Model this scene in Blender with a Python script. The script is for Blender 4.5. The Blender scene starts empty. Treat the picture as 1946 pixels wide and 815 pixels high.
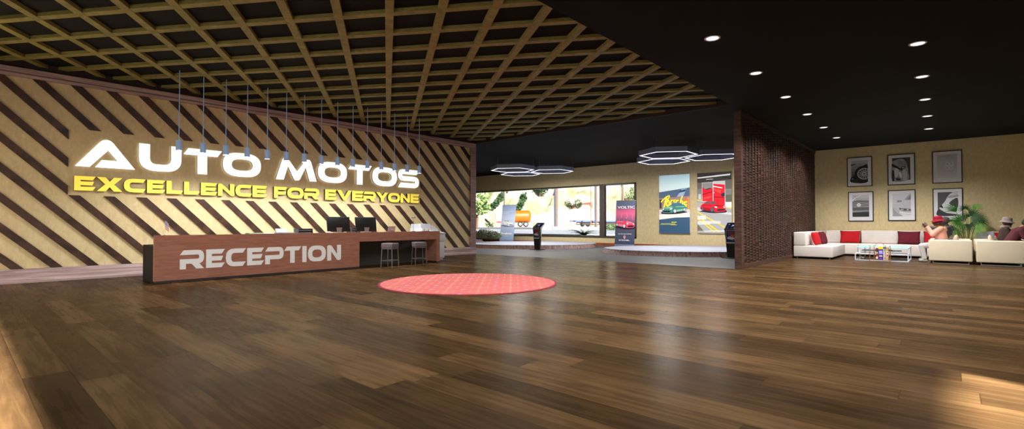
import bpy, bmesh, math, random
from mathutils import Vector, Matrix
random.seed(7)
S = bpy.context.scene
COL = S.collection
PI = math.pi
def R(d): return math.radians(d)

# ------------------------------------------------------------------ helpers
def lin(c):
    o = []
    for v in c[:3]:
        v = v / 255.0
        o.append(v / 12.92 if v <= 0.04045 else ((v + 0.055) / 1.055) ** 2.4)
    return (o[0], o[1], o[2], 1.0)

MATS = {}
def pm(name, c, rough=0.6, metal=0.0, spec=0.5, var=0.0, scale=8.0, stretch=(1, 1, 1), bump=0.0, emit=0.0, alpha=1.0):
    """plain principled material, optionally mottled by noise (object coordinates)"""
    if name in MATS: return MATS[name]
    m = bpy.data.materials.new(name); m.use_nodes = True
    nt = m.node_tree; b = nt.nodes['Principled BSDF']
    col = lin(c)
    b.inputs['Base Color'].default_value = col
    b.inputs['Roughness'].default_value = rough
    b.inputs['Metallic'].default_value = metal
    b.inputs['Specular IOR Level'].default_value = spec
    if emit:
        b.inputs['Emission Color'].default_value = col
        b.inputs['Emission Strength'].default_value = emit
    if var or bump:
        tc = nt.nodes.new('ShaderNodeTexCoord'); mp = nt.nodes.new('ShaderNodeMapping')
        mp.inputs['Scale'].default_value = stretch
        nz = nt.nodes.new('ShaderNodeTexNoise'); nz.inputs['Scale'].default_value = scale; nz.inputs['Detail'].default_value = 6
        nt.links.new(tc.outputs['Object'], mp.inputs['Vector']); nt.links.new(mp.outputs['Vector'], nz.inputs['Vector'])
        if var:
            rp = nt.nodes.new('ShaderNodeValToRGB')
            rp.color_ramp.elements[0].position = 0.3; rp.color_ramp.elements[1].position = 0.7
            rp.color_ramp.elements[0].color = tuple(max(0, x * (1 - var)) for x in col[:3]) + (1,)
            rp.color_ramp.elements[1].color = tuple(min(1, x * (1 + var)) for x in col[:3]) + (1,)
            nt.links.new(nz.outputs['Fac'], rp.inputs['Fac']); nt.links.new(rp.outputs['Color'], b.inputs['Base Color'])
        if bump:
            bp = nt.nodes.new('ShaderNodeBump'); bp.inputs['Strength'].default_value = bump; bp.inputs['Distance'].default_value = 0.02
            nt.links.new(nz.outputs['Fac'], bp.inputs['Height']); nt.links.new(bp.outputs['Normal'], b.inputs['Normal'])
    MATS[name] = m
    return m

class MB:
    """collects primitive shapes and links them as ONE mesh object"""
    def __init__(s): s.v = []; s.f = []; s.mi = []; s.sm = []
    def add(s, vs, fs, mi=0, smooth=False):
        o = len(s.v); s.v += [tuple(p) for p in vs]
        for f in fs: s.f.append(tuple(i + o for i in f)); s.mi.append(mi); s.sm.append(smooth)
        return s
    def box(s, x0, x1, y0, y1, z0, z1, mi=0):
        v = [(x, y, z) for z in (z0, z1) for y in (y0, y1) for x in (x0, x1)]
        return s.add(v, [(0, 2, 3, 1), (4, 5, 7, 6), (0, 1, 5, 4), (2, 6, 7, 3), (0, 4, 6, 2), (1, 3, 7, 5)], mi)
    def rbox(s, x0, x1, y0, y1, z0, z1, r=0.03, n=3, mi=0):
        bm = bmesh.new(); bmesh.ops.create_cube(bm, size=1)
        for v in bm.verts:
            v.co = Vector(((x0 + x1) / 2 + v.co.x * (x1 - x0), (y0 + y1) / 2 + v.co.y * (y1 - y0), (z0 + z1) / 2 + v.co.z * (z1 - z0)))
        bmesh.ops.bevel(bm, geom=list(bm.edges), offset=r, segments=n, affect='EDGES', profile=0.5)
        bm.verts.index_update()
        s.add([v.co[:] for v in bm.verts], [[v.index for v in f.verts] for f in bm.faces], mi, True); bm.free()
        return s
    def poly(s, pts, mi=0): return s.add(pts, [tuple(range(len(pts)))], mi)
    def prism(s, pts, d, mi=0, side=None):
        """pts: 3-D polygon, d: extrusion vector"""
        n = len(pts); d = Vector(d); q = [Vector(p) for p in pts]; w = [p + d for p in q]
        s.add(q + w, [tuple(range(n))[::-1], tuple(range(n, 2 * n))], mi)
        s.add(q + w, [(i, (i + 1) % n, n + (i + 1) % n, n + i) for i in range(n)], mi if side is None else side)
        return s
    def tube(s, pts, r, n=8, mi=0, caps=True, smooth=True):
        P = [Vector(p) for p in pts]; rr = r if isinstance(r, (list, tuple)) else [r] * len(P)
        vs = []; up = Vector((0, 0, 1))
        for i, p in enumerate(P):
            t = (P[min(i + 1, len(P) - 1)] - P[max(i - 1, 0)])
            t = t.normalized() if t.length > 1e-9 else Vector((0, 0, 1))
            a = up if abs(t.dot(up)) < 0.95 else Vector((1, 0, 0))
            u = t.cross(a).normalized(); w = u.cross(t)
            for k in range(n):
                g = 2 * PI * k / n + PI / n
                vs.append(p + u * (math.cos(g) * rr[i]) + w * (math.sin(g) * rr[i]))
        fs = []
        for i in range(len(P) - 1):
            for k in range(n):
                fs.append((i * n + k, i * n + (k + 1) % n, (i + 1) * n + (k + 1) % n, (i + 1) * n + k))
        s.add(vs, fs, mi, smooth and n > 4)
        if caps: s.add(vs, [tuple(range(n))[::-1], tuple(range((len(P) - 1) * n, len(P) * n))], mi)
        return s
    def lathe(s, prof, c=(0, 0, 0), n=24, mi=0, smooth=True, sx=1, sy=1):
        vs = []
        for r, z in prof:
            for k in range(n):
                g = 2 * PI * k / n
                vs.append((c[0] + r * sx * math.cos(g), c[1] + r * sy * math.sin(g), c[2] + z))
        fs = []
        for i in range(len(prof) - 1):
            for k in range(n):
                fs.append((i * n + k, i * n + (k + 1) % n, (i + 1) * n + (k + 1) % n, (i + 1) * n + k))
        s.add(vs, fs, mi, smooth)
        if prof[0][0] > 1e-6: s.add(vs, [tuple(range(n))[::-1]], mi)
        if prof[-1][0] > 1e-6: s.add(vs, [tuple(range((len(prof) - 1) * n, len(prof) * n))], mi)
        return s
    def ball(s, c, r, n=12, mi=0, rx=None, ry=None, rz=None):
        rx, ry, rz = rx or r, ry or r, rz or r
        prof = [(math.sin(PI * i / n), -math.cos(PI * i / n)) for i in range(n + 1)]
        m = n * 2; vs = []
        for a, z in prof:
            for k in range(m):
                g = 2 * PI * k / m; vs.append((c[0] + a * rx * math.cos(g), c[1] + a * ry * math.sin(g), c[2] + z * rz))
        fs = [(i * m + k, i * m + (k + 1) % m, (i + 1) * m + (k + 1) % m, (i + 1) * m + k) for i in range(n) for k in range(m)]
        return s.add(vs, fs, mi, True)
    def capsule(s, p0, r0, p1, r1, n=14, flat=1.0):
        """tapered limb with round ends"""
        p0 = Vector(p0); p1 = Vector(p1); t = p1 - p0; L = t.length
        t = t.normalized() if L > 1e-6 else Vector((0, 0, 1))
        a = Vector((0, 0, 1)) if abs(t.z) < 0.95 else Vector((1, 0, 0))
        u = t.cross(a).normalized(); w = u.cross(t); prof = []
        for i in range(6): g = PI / 2 * i / 5; prof.append((r0 * math.sin(g) + 1e-5, -r0 * math.cos(g)))
        for i in range(6): g = PI / 2 * i / 5; prof.append((r1 * math.cos(g) + 1e-5, L + r1 * math.sin(g)))
        vs = [p0 + t * z + u * (rr * math.cos(2 * PI * k / n)) + w * (rr * flat * math.sin(2 * PI * k / n)) for rr, z in prof for k in range(n)]
        fs = [(i * n + k, i * n + (k + 1) % n, (i + 1) * n + (k + 1) % n, (i + 1) * n + k) for i in range(len(prof) - 1) for k in range(n)]
        fs += [tuple(range(n))[::-1], tuple(range((len(prof) - 1) * n, len(prof) * n))]
        return s.add(vs, fs, 0, True)
    def xf(s, M):
        s.v = [tuple(M @ Vector(p)) for p in s.v]; return s
    def mesh(s, name, mats):
        me = bpy.data.meshes.new(name)
        me.from_pydata([tuple(p) for p in s.v], [], s.f)
        for m in (mats if isinstance(mats, (list, tuple)) else [mats]): me.materials.append(m)
        me.polygons.foreach_set('material_index', s.mi); me.polygons.foreach_set('use_smooth', s.sm)
        me.update()
        return me
    def build(s, name, mats, parent=None, loc=None, rot=None, fix=True):
        me = s.mesh(name, mats)
        if fix:
            bm = bmesh.new(); bm.from_mesh(me)
            bmesh.ops.recalc_face_normals(bm, faces=bm.faces); bm.to_mesh(me); bm.free()
        return link(name, me, parent, loc, rot)

def link(name, me, parent=None, loc=None, rot=None):
    o = bpy.data.objects.new(name, me); COL.objects.link(o)
    if parent is not None: o.parent = parent
    if loc is not None: o.location = loc
    if rot is not None: o.rotation_euler = rot
    return o

def tag(o, label, cat, group=None):
    o['label'] = label; o['category'] = cat
    if group: o['group'] = group
    return o
def thing(name, label, cat, loc=(0, 0, 0), rz=0.0, group=None):
    o = bpy.data.objects.new(name, None); COL.objects.link(o)
    o.location = loc; o.rotation_euler = (0, 0, rz); o.empty_display_size = 0.1
    return tag(o, label, cat, group)
def structure(o): o['kind'] = 'structure'; return o
def stuff(o): o['kind'] = 'stuff'; return o
def copy_tree(o, parent=None):
    c = o.copy(); COL.objects.link(c)
    if parent is not None: c.parent = parent
    for ch in list(o.children): copy_tree(ch, c)
    return c
def dup(o, loc, rz=None, label=None, group=None):
    c = copy_tree(o); c.location = loc
    if rz is not None: c.rotation_euler = (0, 0, rz)
    if label: c['label'] = label
    if group: c['group'] = group
    return c

def evaluated(o):
    dg = bpy.context.evaluated_depsgraph_get(); dg.update()
    return bpy.data.meshes.new_from_object(o.evaluated_get(dg))

def remeshed(mb, voxel, smooth=6, factor=0.5):
    """fuses overlapping limbs into one continuous skin; returns a mesh datablock"""
    me = mb.mesh('tmp', [])
    o = bpy.data.objects.new('tmp', me); COL.objects.link(o)
    r = o.modifiers.new('r', 'REMESH'); r.mode = 'VOXEL'; r.voxel_size = voxel
    sm = o.modifiers.new('s', 'SMOOTH'); sm.iterations = smooth; sm.factor = factor
    out = evaluated(o)
    bpy.data.objects.remove(o)
    for p in out.polygons: p.use_smooth = True
    return out

def outline_mesh(name, loops, depth):
    """closed 2-D loops (holes allowed) -> solid of the given depth, local XY plane, +Z front"""
    cu = bpy.data.curves.new(name, 'CURVE'); cu.dimensions = '2D'; cu.fill_mode = 'BOTH'; cu.extrude = depth / 2
    for lp in loops:
        sp = cu.splines.new('POLY'); sp.points.add(len(lp) - 1)
        for i, p in enumerate(lp): sp.points[i].co = (p[0], p[1], 0, 1)
        sp.use_cyclic_u = True
    o = bpy.data.objects.new(name, cu); COL.objects.link(o)
    me = evaluated(o); bpy.data.objects.remove(o); bpy.data.curves.remove(cu)
    me.materials.clear()
    return me

def text_polys(txt, size=1.0, bold=0.0):
    """lettering from Blender's built-in font as flat polygons: (verts, faces, width)"""
    cu = bpy.data.curves.new('t', 'FONT'); cu.body = txt; cu.size = size; cu.offset = bold * size * 1.6; cu.resolution_u = 3
    o = bpy.data.objects.new('t', cu); COL.objects.link(o)
    me = evaluated(o); bpy.data.objects.remove(o); bpy.data.curves.remove(cu)
    vs = [tuple(v.co) for v in me.vertices]; fs = [tuple(p.vertices) for p in me.polygons]
    bpy.data.meshes.remove(me)
    x0 = min([v[0] for v in vs] or [0]); x1 = max([v[0] for v in vs] or [1])
    return [(v[0] - x0, v[1]) for v in vs], fs, x1 - x0

class Art:
    """flat printed picture: coloured polygons in picture coordinates, u to the right, v up, metres"""
    def __init__(s): s.mb = MB(); s.mats = []; s.k = 0
    def mi(s, m):
        if m not in s.mats: s.mats.append(m)
        return s.mats.index(m)
    def poly(s, pts, m):
        s.k += 1
        s.mb.add([(u, v, s.k * 0.0004) for u, v in pts], [tuple(range(len(pts)))], s.mi(m)); return s
    def blob(s, pts, m, n=5):
        o = []; L = len(pts)
        for i in range(L):
            p0, p1, p2, p3 = (pts[(i + k) % L] for k in (-1, 0, 1, 2))
            for j in range(n):
                t = j / n; o.append(tuple(.5 * (2 * p1[q] + (p2[q] - p0[q]) * t + (2 * p0[q] - 5 * p1[q] + 4 * p2[q] - p3[q]) * t * t + (3 * p1[q] - p0[q] - 3 * p2[q] + p3[q]) * t ** 3) for q in (0, 1)))
        return s.poly(o, m)
    def rect(s, u0, v0, u1, v1, m): return s.poly([(u0, v0), (u1, v0), (u1, v1), (u0, v1)], m)
    def disc(s, u, v, r, m, n=20, sx=1.0, sy=1.0):
        return s.poly([(u + r * sx * math.cos(2 * PI * k / n), v + r * sy * math.sin(2 * PI * k / n)) for k in range(n)], m)
    def stroke(s, pts, w, m):
        for i in range(len(pts) - 1):
            a = Vector(pts[i]); b = Vector(pts[i + 1]); t = (b - a).normalized() * w / 2; n = Vector((-t.y, t.x))
            s.poly([tuple(a + n - t * .6), tuple(a - n - t * .6), tuple(b - n + t * .6), tuple(b + n + t * .6)], m)
        return s
    def text(s, txt, u, v, h, m, width=None, bold=0.0):
        vs, fs, w = text_polys(txt, h / 0.72, bold)
        k = (width / w) if width else 1.0
        s.k += 1
        s.mb.add([(u + x * k, v + y, s.k * 0.0004) for x, y in vs], fs, s.mi(m)); return s
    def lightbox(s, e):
        # glow added to brighten the print: the same inks with emission
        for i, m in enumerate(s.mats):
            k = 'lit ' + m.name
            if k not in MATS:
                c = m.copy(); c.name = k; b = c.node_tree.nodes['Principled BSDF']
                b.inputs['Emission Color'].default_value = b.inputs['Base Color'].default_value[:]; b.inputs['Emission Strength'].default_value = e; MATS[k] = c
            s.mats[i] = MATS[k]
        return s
    def build(s, name, parent, M):
        s.mb.xf(M)
        return s.mb.build(name, s.mats, parent, fix=False)

# picture planes: local (u, v, n) -> world directions
M_SOUTH = Matrix(((1, 0, 0, 0), (0, 0, -1, 0), (0, 1, 0, 0), (0, 0, 0, 1)))   # u=+X, v=+Z, faces -Y
M_EAST = Matrix(((0, 0, 1, 0), (1, 0, 0, 0), (0, 1, 0, 0), (0, 0, 0, 1)))     # u=+Y, v=+Z, faces +X

# ------------------------------------------------------------------ materials
def plank_material():
    m = bpy.data.materials.new('floor planks'); m.use_nodes = True
    nt = m.node_tree; N = nt.nodes; L = nt.links; b = N['Principled BSDF']
    def mth(op, a, c=None, cl=False):
        n = N.new('ShaderNodeMath'); n.operation = op; n.use_clamp = cl
        for i, v in enumerate((a, c)):
            if v is None: continue
            if isinstance(v, (int, float)): n.inputs[i].default_value = v
            else: L.new(v, n.inputs[i])
        return n.outputs[0]
    tc = N.new('ShaderNodeTexCoord'); sp = N.new('ShaderNodeSeparateXYZ'); L.new(tc.outputs['Object'], sp.inputs[0])
    x, y = sp.outputs[0], sp.outputs[1]
    W = 0.266
    yy = mth('DIVIDE', mth('ADD', y, 20.124), W)
    row = mth('FLOOR', yy); fy = mth('FRACT', yy)
    wn = N.new('ShaderNodeTexWhiteNoise'); wn.noise_dimensions = '1D'; L.new(row, wn.inputs['W'])
    xx = mth('ADD', mth('DIVIDE', x, 2.4), mth('MULTIPLY', wn.outputs['Value'], 7.3))
    colm = mth('FLOOR', xx); fx = mth('FRACT', xx)
    cb = N.new('ShaderNodeCombineXYZ'); L.new(row, cb.inputs[0]); L.new(colm, cb.inputs[1])
    w2 = N.new('ShaderNodeTexWhiteNoise'); w2.noise_dimensions = '2D'; L.new(cb.outputs[0], w2.inputs['Vector'])
    # grain: long streaks, cross figure
    mp = N.new('ShaderNodeMapping'); mp.inputs['Scale'].default_value = (0.9, 14, 1)
    off = N.new('ShaderNodeVectorMath'); off.operation = 'MULTIPLY_ADD'
    L.new(w2.outputs['Color'], off.inputs[0]); off.inputs[1].default_value = (30, 30, 30); L.new(tc.outputs['Object'], off.inputs[2])
    L.new(off.outputs[0], mp.inputs['Vector'])
    nz = N.new('ShaderNodeTexNoise'); nz.inputs['Scale'].default_value = 1.3; nz.inputs['Detail'].default_value = 8; nz.inputs['Roughness'].default_value = 0.62; nz.inputs['Distortion'].default_value = 0.6
    L.new(mp.outputs[0], nz.inputs['Vector'])
    mp2 = N.new('ShaderNodeMapping'); mp2.inputs['Scale'].default_value = (2.2, 2.2, 1); L.new(off.outputs[0], mp2.inputs['Vector'])
    nz2 = N.new('ShaderNodeTexNoise'); nz2.inputs['Scale'].default_value = 0.9; nz2.inputs['Detail'].default_value = 4; L.new(mp2.outputs[0], nz2.inputs['Vector'])
    tone = mth('ADD', mth('MULTIPLY', w2.outputs['Value'], 0.31), mth('ADD', mth('MULTIPLY', nz.outputs['Fac'], 0.55), mth('MULTIPLY', nz2.outputs['Fac'], 0.34)))
    rp = N.new('ShaderNodeValToRGB'); cr = rp.color_ramp
    cr.elements[0].position = 0.30; cr.elements[0].color = lin((40, 29, 17))
    cr.elements[1].position = 0.95; cr.elements[1].color = lin((110, 84, 54))
    e = cr.elements.new(0.62); e.color = lin((71, 52, 32))
    L.new(tone, rp.inputs['Fac'])
    # seams
    ey = mth('MINIMUM', fy, mth('SUBTRACT', 1.0, fy)); ex = mth('MINIMUM', fx, mth('SUBTRACT', 1.0, fx))
    seam = mth('MAXIMUM', mth('LESS_THAN', ey, 0.012), mth('LESS_THAN', ex, 0.0014))
    mx = N.new('ShaderNodeMix'); mx.data_type = 'RGBA'; L.new(mth('MULTIPLY', seam, 0.55), mx.inputs['Factor'])
    L.new(rp.outputs['Color'], mx.inputs['A']); mx.inputs['B'].default_value = lin((34, 22, 13))
    L.new(mx.outputs['Result'], b.inputs['Base Color'])
    rg = N.new('ShaderNodeMapRange'); L.new(nz.outputs['Fac'], rg.inputs['Value']); rg.inputs['To Min'].default_value = 0.22; rg.inputs['To Max'].default_value = 0.33
    L.new(rg.outputs[0], b.inputs['Roughness'])
    b.inputs['Specular IOR Level'].default_value = 0.006
    bp = N.new('ShaderNodeBump'); bp.inputs['Strength'].default_value = 0.10; bp.inputs['Distance'].default_value = 0.004
    L.new(mth('SUBTRACT', nz.outputs['Fac'], mth('MULTIPLY', seam, 1.2)), bp.inputs['Height']); L.new(bp.outputs['Normal'], b.inputs['Normal'])
    return m

def plaster_material(name, c):
    m = bpy.data.materials.new(name); m.use_nodes = True
    nt = m.node_tree; N = nt.nodes; L = nt.links; b = N['Principled BSDF']
    tc = N.new('ShaderNodeTexCoord'); mp = N.new('ShaderNodeMapping'); mp.inputs['Scale'].default_value = (1, 1, 0.45); L.new(tc.outputs['Object'], mp.inputs['Vector'])
    n1 = N.new('ShaderNodeTexNoise'); n1.inputs['Scale'].default_value = 15; n1.inputs['Detail'].default_value = 9; n1.inputs['Roughness'].default_value = .72; n1.inputs['Distortion'].default_value = .4; L.new(mp.outputs[0], n1.inputs['Vector'])
    rp = N.new('ShaderNodeValToRGB'); col = lin(c)
    rp.color_ramp.elements[0].position = .25; rp.color_ramp.elements[1].position = .72
    rp.color_ramp.elements[0].color = (col[0] * .80, col[1] * .77, col[2] * .70, 1); rp.color_ramp.elements[1].color = (col[0] * 1.06, col[1] * 1.06, col[2] * 1.06, 1)
    L.new(n1.outputs['Fac'], rp.inputs['Fac']); L.new(rp.outputs['Color'], b.inputs['Base Color'])
    b.inputs['Roughness'].default_value = .8; b.inputs['Specular IOR Level'].default_value = .2
    bp = N.new('ShaderNodeBump'); bp.inputs['Strength'].default_value = .25; bp.inputs['Distance'].default_value = .01
    L.new(n1.outputs['Fac'], bp.inputs['Height']); L.new(bp.outputs['Normal'], b.inputs['Normal'])
    return m

def wood_material(name, dark, light, scale=(1, 1, 1), sc=3.0, rough=.5, spec=.35):
    """grain runs along the axis with the smallest scale"""
    m = bpy.data.materials.new(name); m.use_nodes = True
    nt = m.node_tree; N = nt.nodes; L = nt.links; b = N['Principled BSDF']
    tc = N.new('ShaderNodeTexCoord'); mp = N.new('ShaderNodeMapping'); mp.inputs['Scale'].default_value = scale; L.new(tc.outputs['Object'], mp.inputs['Vector'])
    n1 = N.new('ShaderNodeTexNoise'); n1.inputs['Scale'].default_value = sc; n1.inputs['Detail'].default_value = 8; n1.inputs['Roughness'].default_value = .6; n1.inputs['Distortion'].default_value = 1.2; L.new(mp.outputs[0], n1.inputs['Vector'])
    rp = N.new('ShaderNodeValToRGB'); rp.color_ramp.elements[0].position = .33; rp.color_ramp.elements[1].position = .67
    rp.color_ramp.elements[0].color = lin(dark); rp.color_ramp.elements[1].color = lin(light)
    L.new(n1.outputs['Fac'], rp.inputs['Fac']); L.new(rp.outputs['Color'], b.inputs['Base Color'])
    b.inputs['Roughness'].default_value = rough; b.inputs['Specular IOR Level'].default_value = spec
    return m

def rug_material():
    m = bpy.data.materials.new('patterned coral rug'); m.use_nodes = True
    nt = m.node_tree; N = nt.nodes; L = nt.links; b = N['Principled BSDF']
    def mth(op, a, c=None):
        n = N.new('ShaderNodeMath'); n.operation = op
        for i, v in enumerate((a, c)):
            if v is None: continue
            if isinstance(v, (int, float)): n.inputs[i].default_value = v
            else: L.new(v, n.inputs[i])
        return n.outputs[0]
    tc = N.new('ShaderNodeTexCoord'); mp = N.new('ShaderNodeMapping'); mp.inputs['Rotation'].default_value = (0, 0, R(-41.4)); L.new(tc.outputs['Object'], mp.inputs['Vector'])
    sp = N.new('ShaderNodeSeparateXYZ'); L.new(mp.outputs[0], sp.inputs[0])
    def cell(p, ox, oy):
        fx = mth('ABSOLUTE', mth('SUBTRACT', mth('FRACT', mth('ADD', mth('DIVIDE', sp.outputs[0], p), ox)), .5))
        fy = mth('ABSOLUTE', mth('SUBTRACT', mth('FRACT', mth('ADD', mth('DIVIDE', sp.outputs[1], p), oy)), .5))
        return fx, fy
    def mix(fac, a, col):
        n = N.new('ShaderNodeMix'); n.data_type = 'RGBA'; L.new(fac, n.inputs['Factor'])
        if isinstance(a, tuple): n.inputs['A'].default_value = a
        else: L.new(a, n.inputs['A'])
        n.inputs['B'].default_value = lin(col); return n.outputs['Result']
    base = lin((206, 112, 107))
    fx, fy = cell(.54, .5, .5)
    d = mth('ADD', fx, fy)                                   # big diamonds
    ring = mth('MULTIPLY', mth('GREATER_THAN', d, .30), mth('LESS_THAN', d, .36))
    c = mix(ring, base, (206, 92, 96))
    core = mth('LESS_THAN', d, .10); c = mix(core, c, (190, 158, 176))
    ring2 = mth('MULTIPLY', mth('GREATER_THAN', d, .15), mth('LESS_THAN', d, .19)); c = mix(ring2, c, (214, 96, 106))
    gx, gy = cell(.54, 0, 0); e = mth('ADD', gx, gy)
    core2 = mth('LESS_THAN', e, .12); c = mix(core2, c, (234, 136, 118))
    hx, hy = cell(.135, .5, .25); q = mth('ADD', hx, hy)
    dots = mth('MULTIPLY', mth('LESS_THAN', q, .17), mth('GREATER_THAN', d, .36)); c = mix(dots, c, (240, 178, 160))
    kx, ky = cell(.09, .2, .7); w = mth('ADD', kx, ky)
    dots2 = mth('MULTIPLY', mth('LESS_THAN', w, .2), mth('GREATER_THAN', mth('ADD', gx, gy), .26)); c = mix(mth('MULTIPLY', dots2, .5), c, (206, 98, 86))
    L.new(c, b.inputs['Base Color']); b.inputs['Roughness'].default_value = .95; b.inputs['Specular IOR Level'].default_value = .1
    return m

M = {}
M['floor'] = plank_material()
M['plaster'] = plaster_material('beige plaster', (224, 205, 162))
M['slat'] = wood_material('dark walnut slats', (41, 26, 21), (86, 58, 47), (1, .35, .35), 6, .45)
M['trim'] = wood_material('rosy wood trim', (142, 122, 121), (206, 178, 176), (6, .35, 9), 2.2, .5, .2)
M['trimv'] = wood_material('rosy wood pilaster', (118, 96, 96), (190, 152, 148), (1, .6, 9), 2.4, .5)
M['rim'] = wood_material('platform rim wood', (126, 98, 94), (214, 176, 168), (7, 7, .4), 2.0, .5)
M['desk'] = wood_material('reception veneer', (154, 102, 84), (180, 126, 107), (6, 1.0, 12), 2.4, .5, .15)
M['lattice'] = wood_material('ceiling lattice wood', (114, 107, 55), (146, 138, 78), (1.5, 1.5, 8), 3.0, .6)
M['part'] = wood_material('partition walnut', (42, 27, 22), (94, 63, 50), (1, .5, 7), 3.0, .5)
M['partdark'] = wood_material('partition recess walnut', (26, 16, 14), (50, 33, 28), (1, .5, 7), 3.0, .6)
M['black'] = pm('matt black ceiling', (17, 17, 16), .85, spec=.15, var=.25, scale=2)
M['boardbrown'] = pm('dark brown board', (44, 26, 22), .7, var=.2, scale=4)
M['blackgloss'] = pm('black plastic', (22, 22, 23), .35)
M['blackmatt'] = pm('black lacquer', (9, 9, 10), .6, spec=.2)
M['grey_floor'] = wood_material('grey vinyl floor', (78, 80, 85), (97, 99, 104), (.5, 6, 1), 2.0, .55, .2)
M['white'] = pm('white paint', (232, 232, 236), .4)
M['offwhite'] = pm('white laminate', (226, 228, 238), .45)
M['orange'] = pm('orange brown skirting', (150, 74, 34), .5, var=.15, scale=5)
M['frame'] = pm('dark bronze window frame', (70, 62, 58), .4, metal=.3)
M['steel'] = pm('brushed steel', (176, 174, 172), .35, metal=.7)
M['gunmetal'] = pm('grey steel', (128, 122, 116), .4, metal=.6)
M['pendant'] = pm('blue grey pendant metal', (160, 196, 250), .5, metal=.0, var=.08, scale=30, stretch=(.1, .1, 1))
M['hexbody'] = pm('dark blue grey aluminium', (150, 160, 190), .45, metal=.2)
M['hexbodydark'] = M['hexbody']
M['led'] = pm('white led strip', (250, 250, 255), .4, emit=1.35)
M['downled'] = pm('downlight lens', (236, 246, 255), .3, emit=2.2)
M['signwhite'] = pm('lit white acrylic', (252, 252, 255), .5, emit=1.2, spec=.2)
M['signback'] = pm('letter back with added glow', (250, 250, 255), .5, emit=.75)  # glow added behind the white letters to imitate the haze around them
M['signside'] = pm('dark letter return', (66, 74, 98), .5)
M['signyellow'] = pm('yellow acrylic', (255, 228, 84), .45, emit=.55)
M['signyside'] = pm('black letter return', (34, 32, 34), .5)
M['letter'] = pm('pale grey letters', (252, 252, 255), .6, spec=.2)
M['toe'] = pm('dark grey toe kick', (52, 52, 58), .5)
M['recess'] = pm('charcoal panel', (62, 58, 56), .6, var=.1, scale=3)
M['sofa'] = pm('warm white upholstery', (222, 214, 208), .8, spec=.2, var=.04, scale=4, bump=.1)
M['cream'] = pm('cream leather', (230, 216, 190), .55, spec=.35, var=.05, scale=3, bump=.08)
M['red'] = pm('red cushion fabric', (176, 28, 34), .85, spec=.15, var=.08, scale=12)
M['maroon'] = pm('maroon cushion fabric', (100, 32, 42), .85, spec=.15, var=.08, scale=12)
M['greyfab'] = pm('pale grey cushion fabric', (196, 194, 200), .85)
M['tablewhite'] = pm('white powder coated steel', (226, 232, 246), .35)
M['copper'] = pm('copper wire', (206, 132, 92), .3, metal=.7)
SKY, SUN, FILL1, FILL2, FILL3, PEND, DOWN, HEX = .15, 62.0, 140, 40, 0, 62, 410, 125
HALL = 240
# ------------------------------------------------------------------ the building (metres; camera stands at the origin)
WX, WY, PX = -13.42, 22.35, -3.884       # left wall plane, back wall plane, lounge face of the partition
CH, CL, CT = 4.15, 3.98, 4.295           # hall / showroom ceiling, lounge ceiling, black deck above the lattice
HALL_Y = 13.05                           # end of the hall
FY, FX = -1.75, 4.85                     # assumed unseen glazed fronts behind the camera and to its right
structure(MB().box(WX - .2, FX, FY, HALL_Y, -.12, 0).box(PX - .17, FX, HALL_Y, WY, -.12, 0).build('floor', M['floor']))
structure(MB().box(-28, PX - .17, HALL_Y, WY, -.12, -.001).build('floor_showroom', M['grey_floor']))
structure(MB().box(WX - .2, PX, FY - .2, HALL_Y, CT, CT + .12).build('ceiling', M['black']))
structure(MB().box(PX, FX + .2, FY - .2, WY, CL, CT + .12).build('ceiling_lounge', M['black']))
structure(MB().box(-28, PX, HALL_Y + .03, WY, CH, CT + .12).build('ceiling_showroom', M['black']))
# dark board closing the recessed lattice field at its far and left sides
structure(MB().box(WX, PX, HALL_Y, HALL_Y + .03, CH, CT).build('trim_1', M['boardbrown']))
structure(MB().box(WX - .2, WX, FY, HALL_Y, CH - .01, CT).build('trim_2', M['boardbrown']))

# left wall: plaster panel, crown, baseboard, pilaster, diagonal slats
wl = structure(MB().box(WX - .2, WX, FY, 13.05, 0, CH - .01).build('wall_left', M['plaster']))
def crown_profile(y0, y1):
    pr = [(WX, 3.965), (WX + .075, 3.965), (WX + .085, 4.02), (WX + .05, 4.05), (WX + .075, 4.075), (WX + .075, 4.14), (WX, 4.14)]
    return MB().prism([(x, y0, z) for x, z in pr], (0, y1 - y0, 0))
crown_profile(FY, 13.07).build('crown_moulding', M['trim'], wl)
bp = [(WX, 0), (WX + .11, 0), (WX + .11, .05), (WX + .09, .10), (WX + .09, .20), (WX + .05, .265), (WX, .27)]
MB().prism([(x, FY, z) for x, z in bp], (0, 13.07 - FY, 0)).build('baseboard', M['trim'], wl)
MB().box(WX - .21, WX + .07, 12.80, 13.07, 0, 3.966).build('pilaster', M['trimv'], wl)

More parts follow.
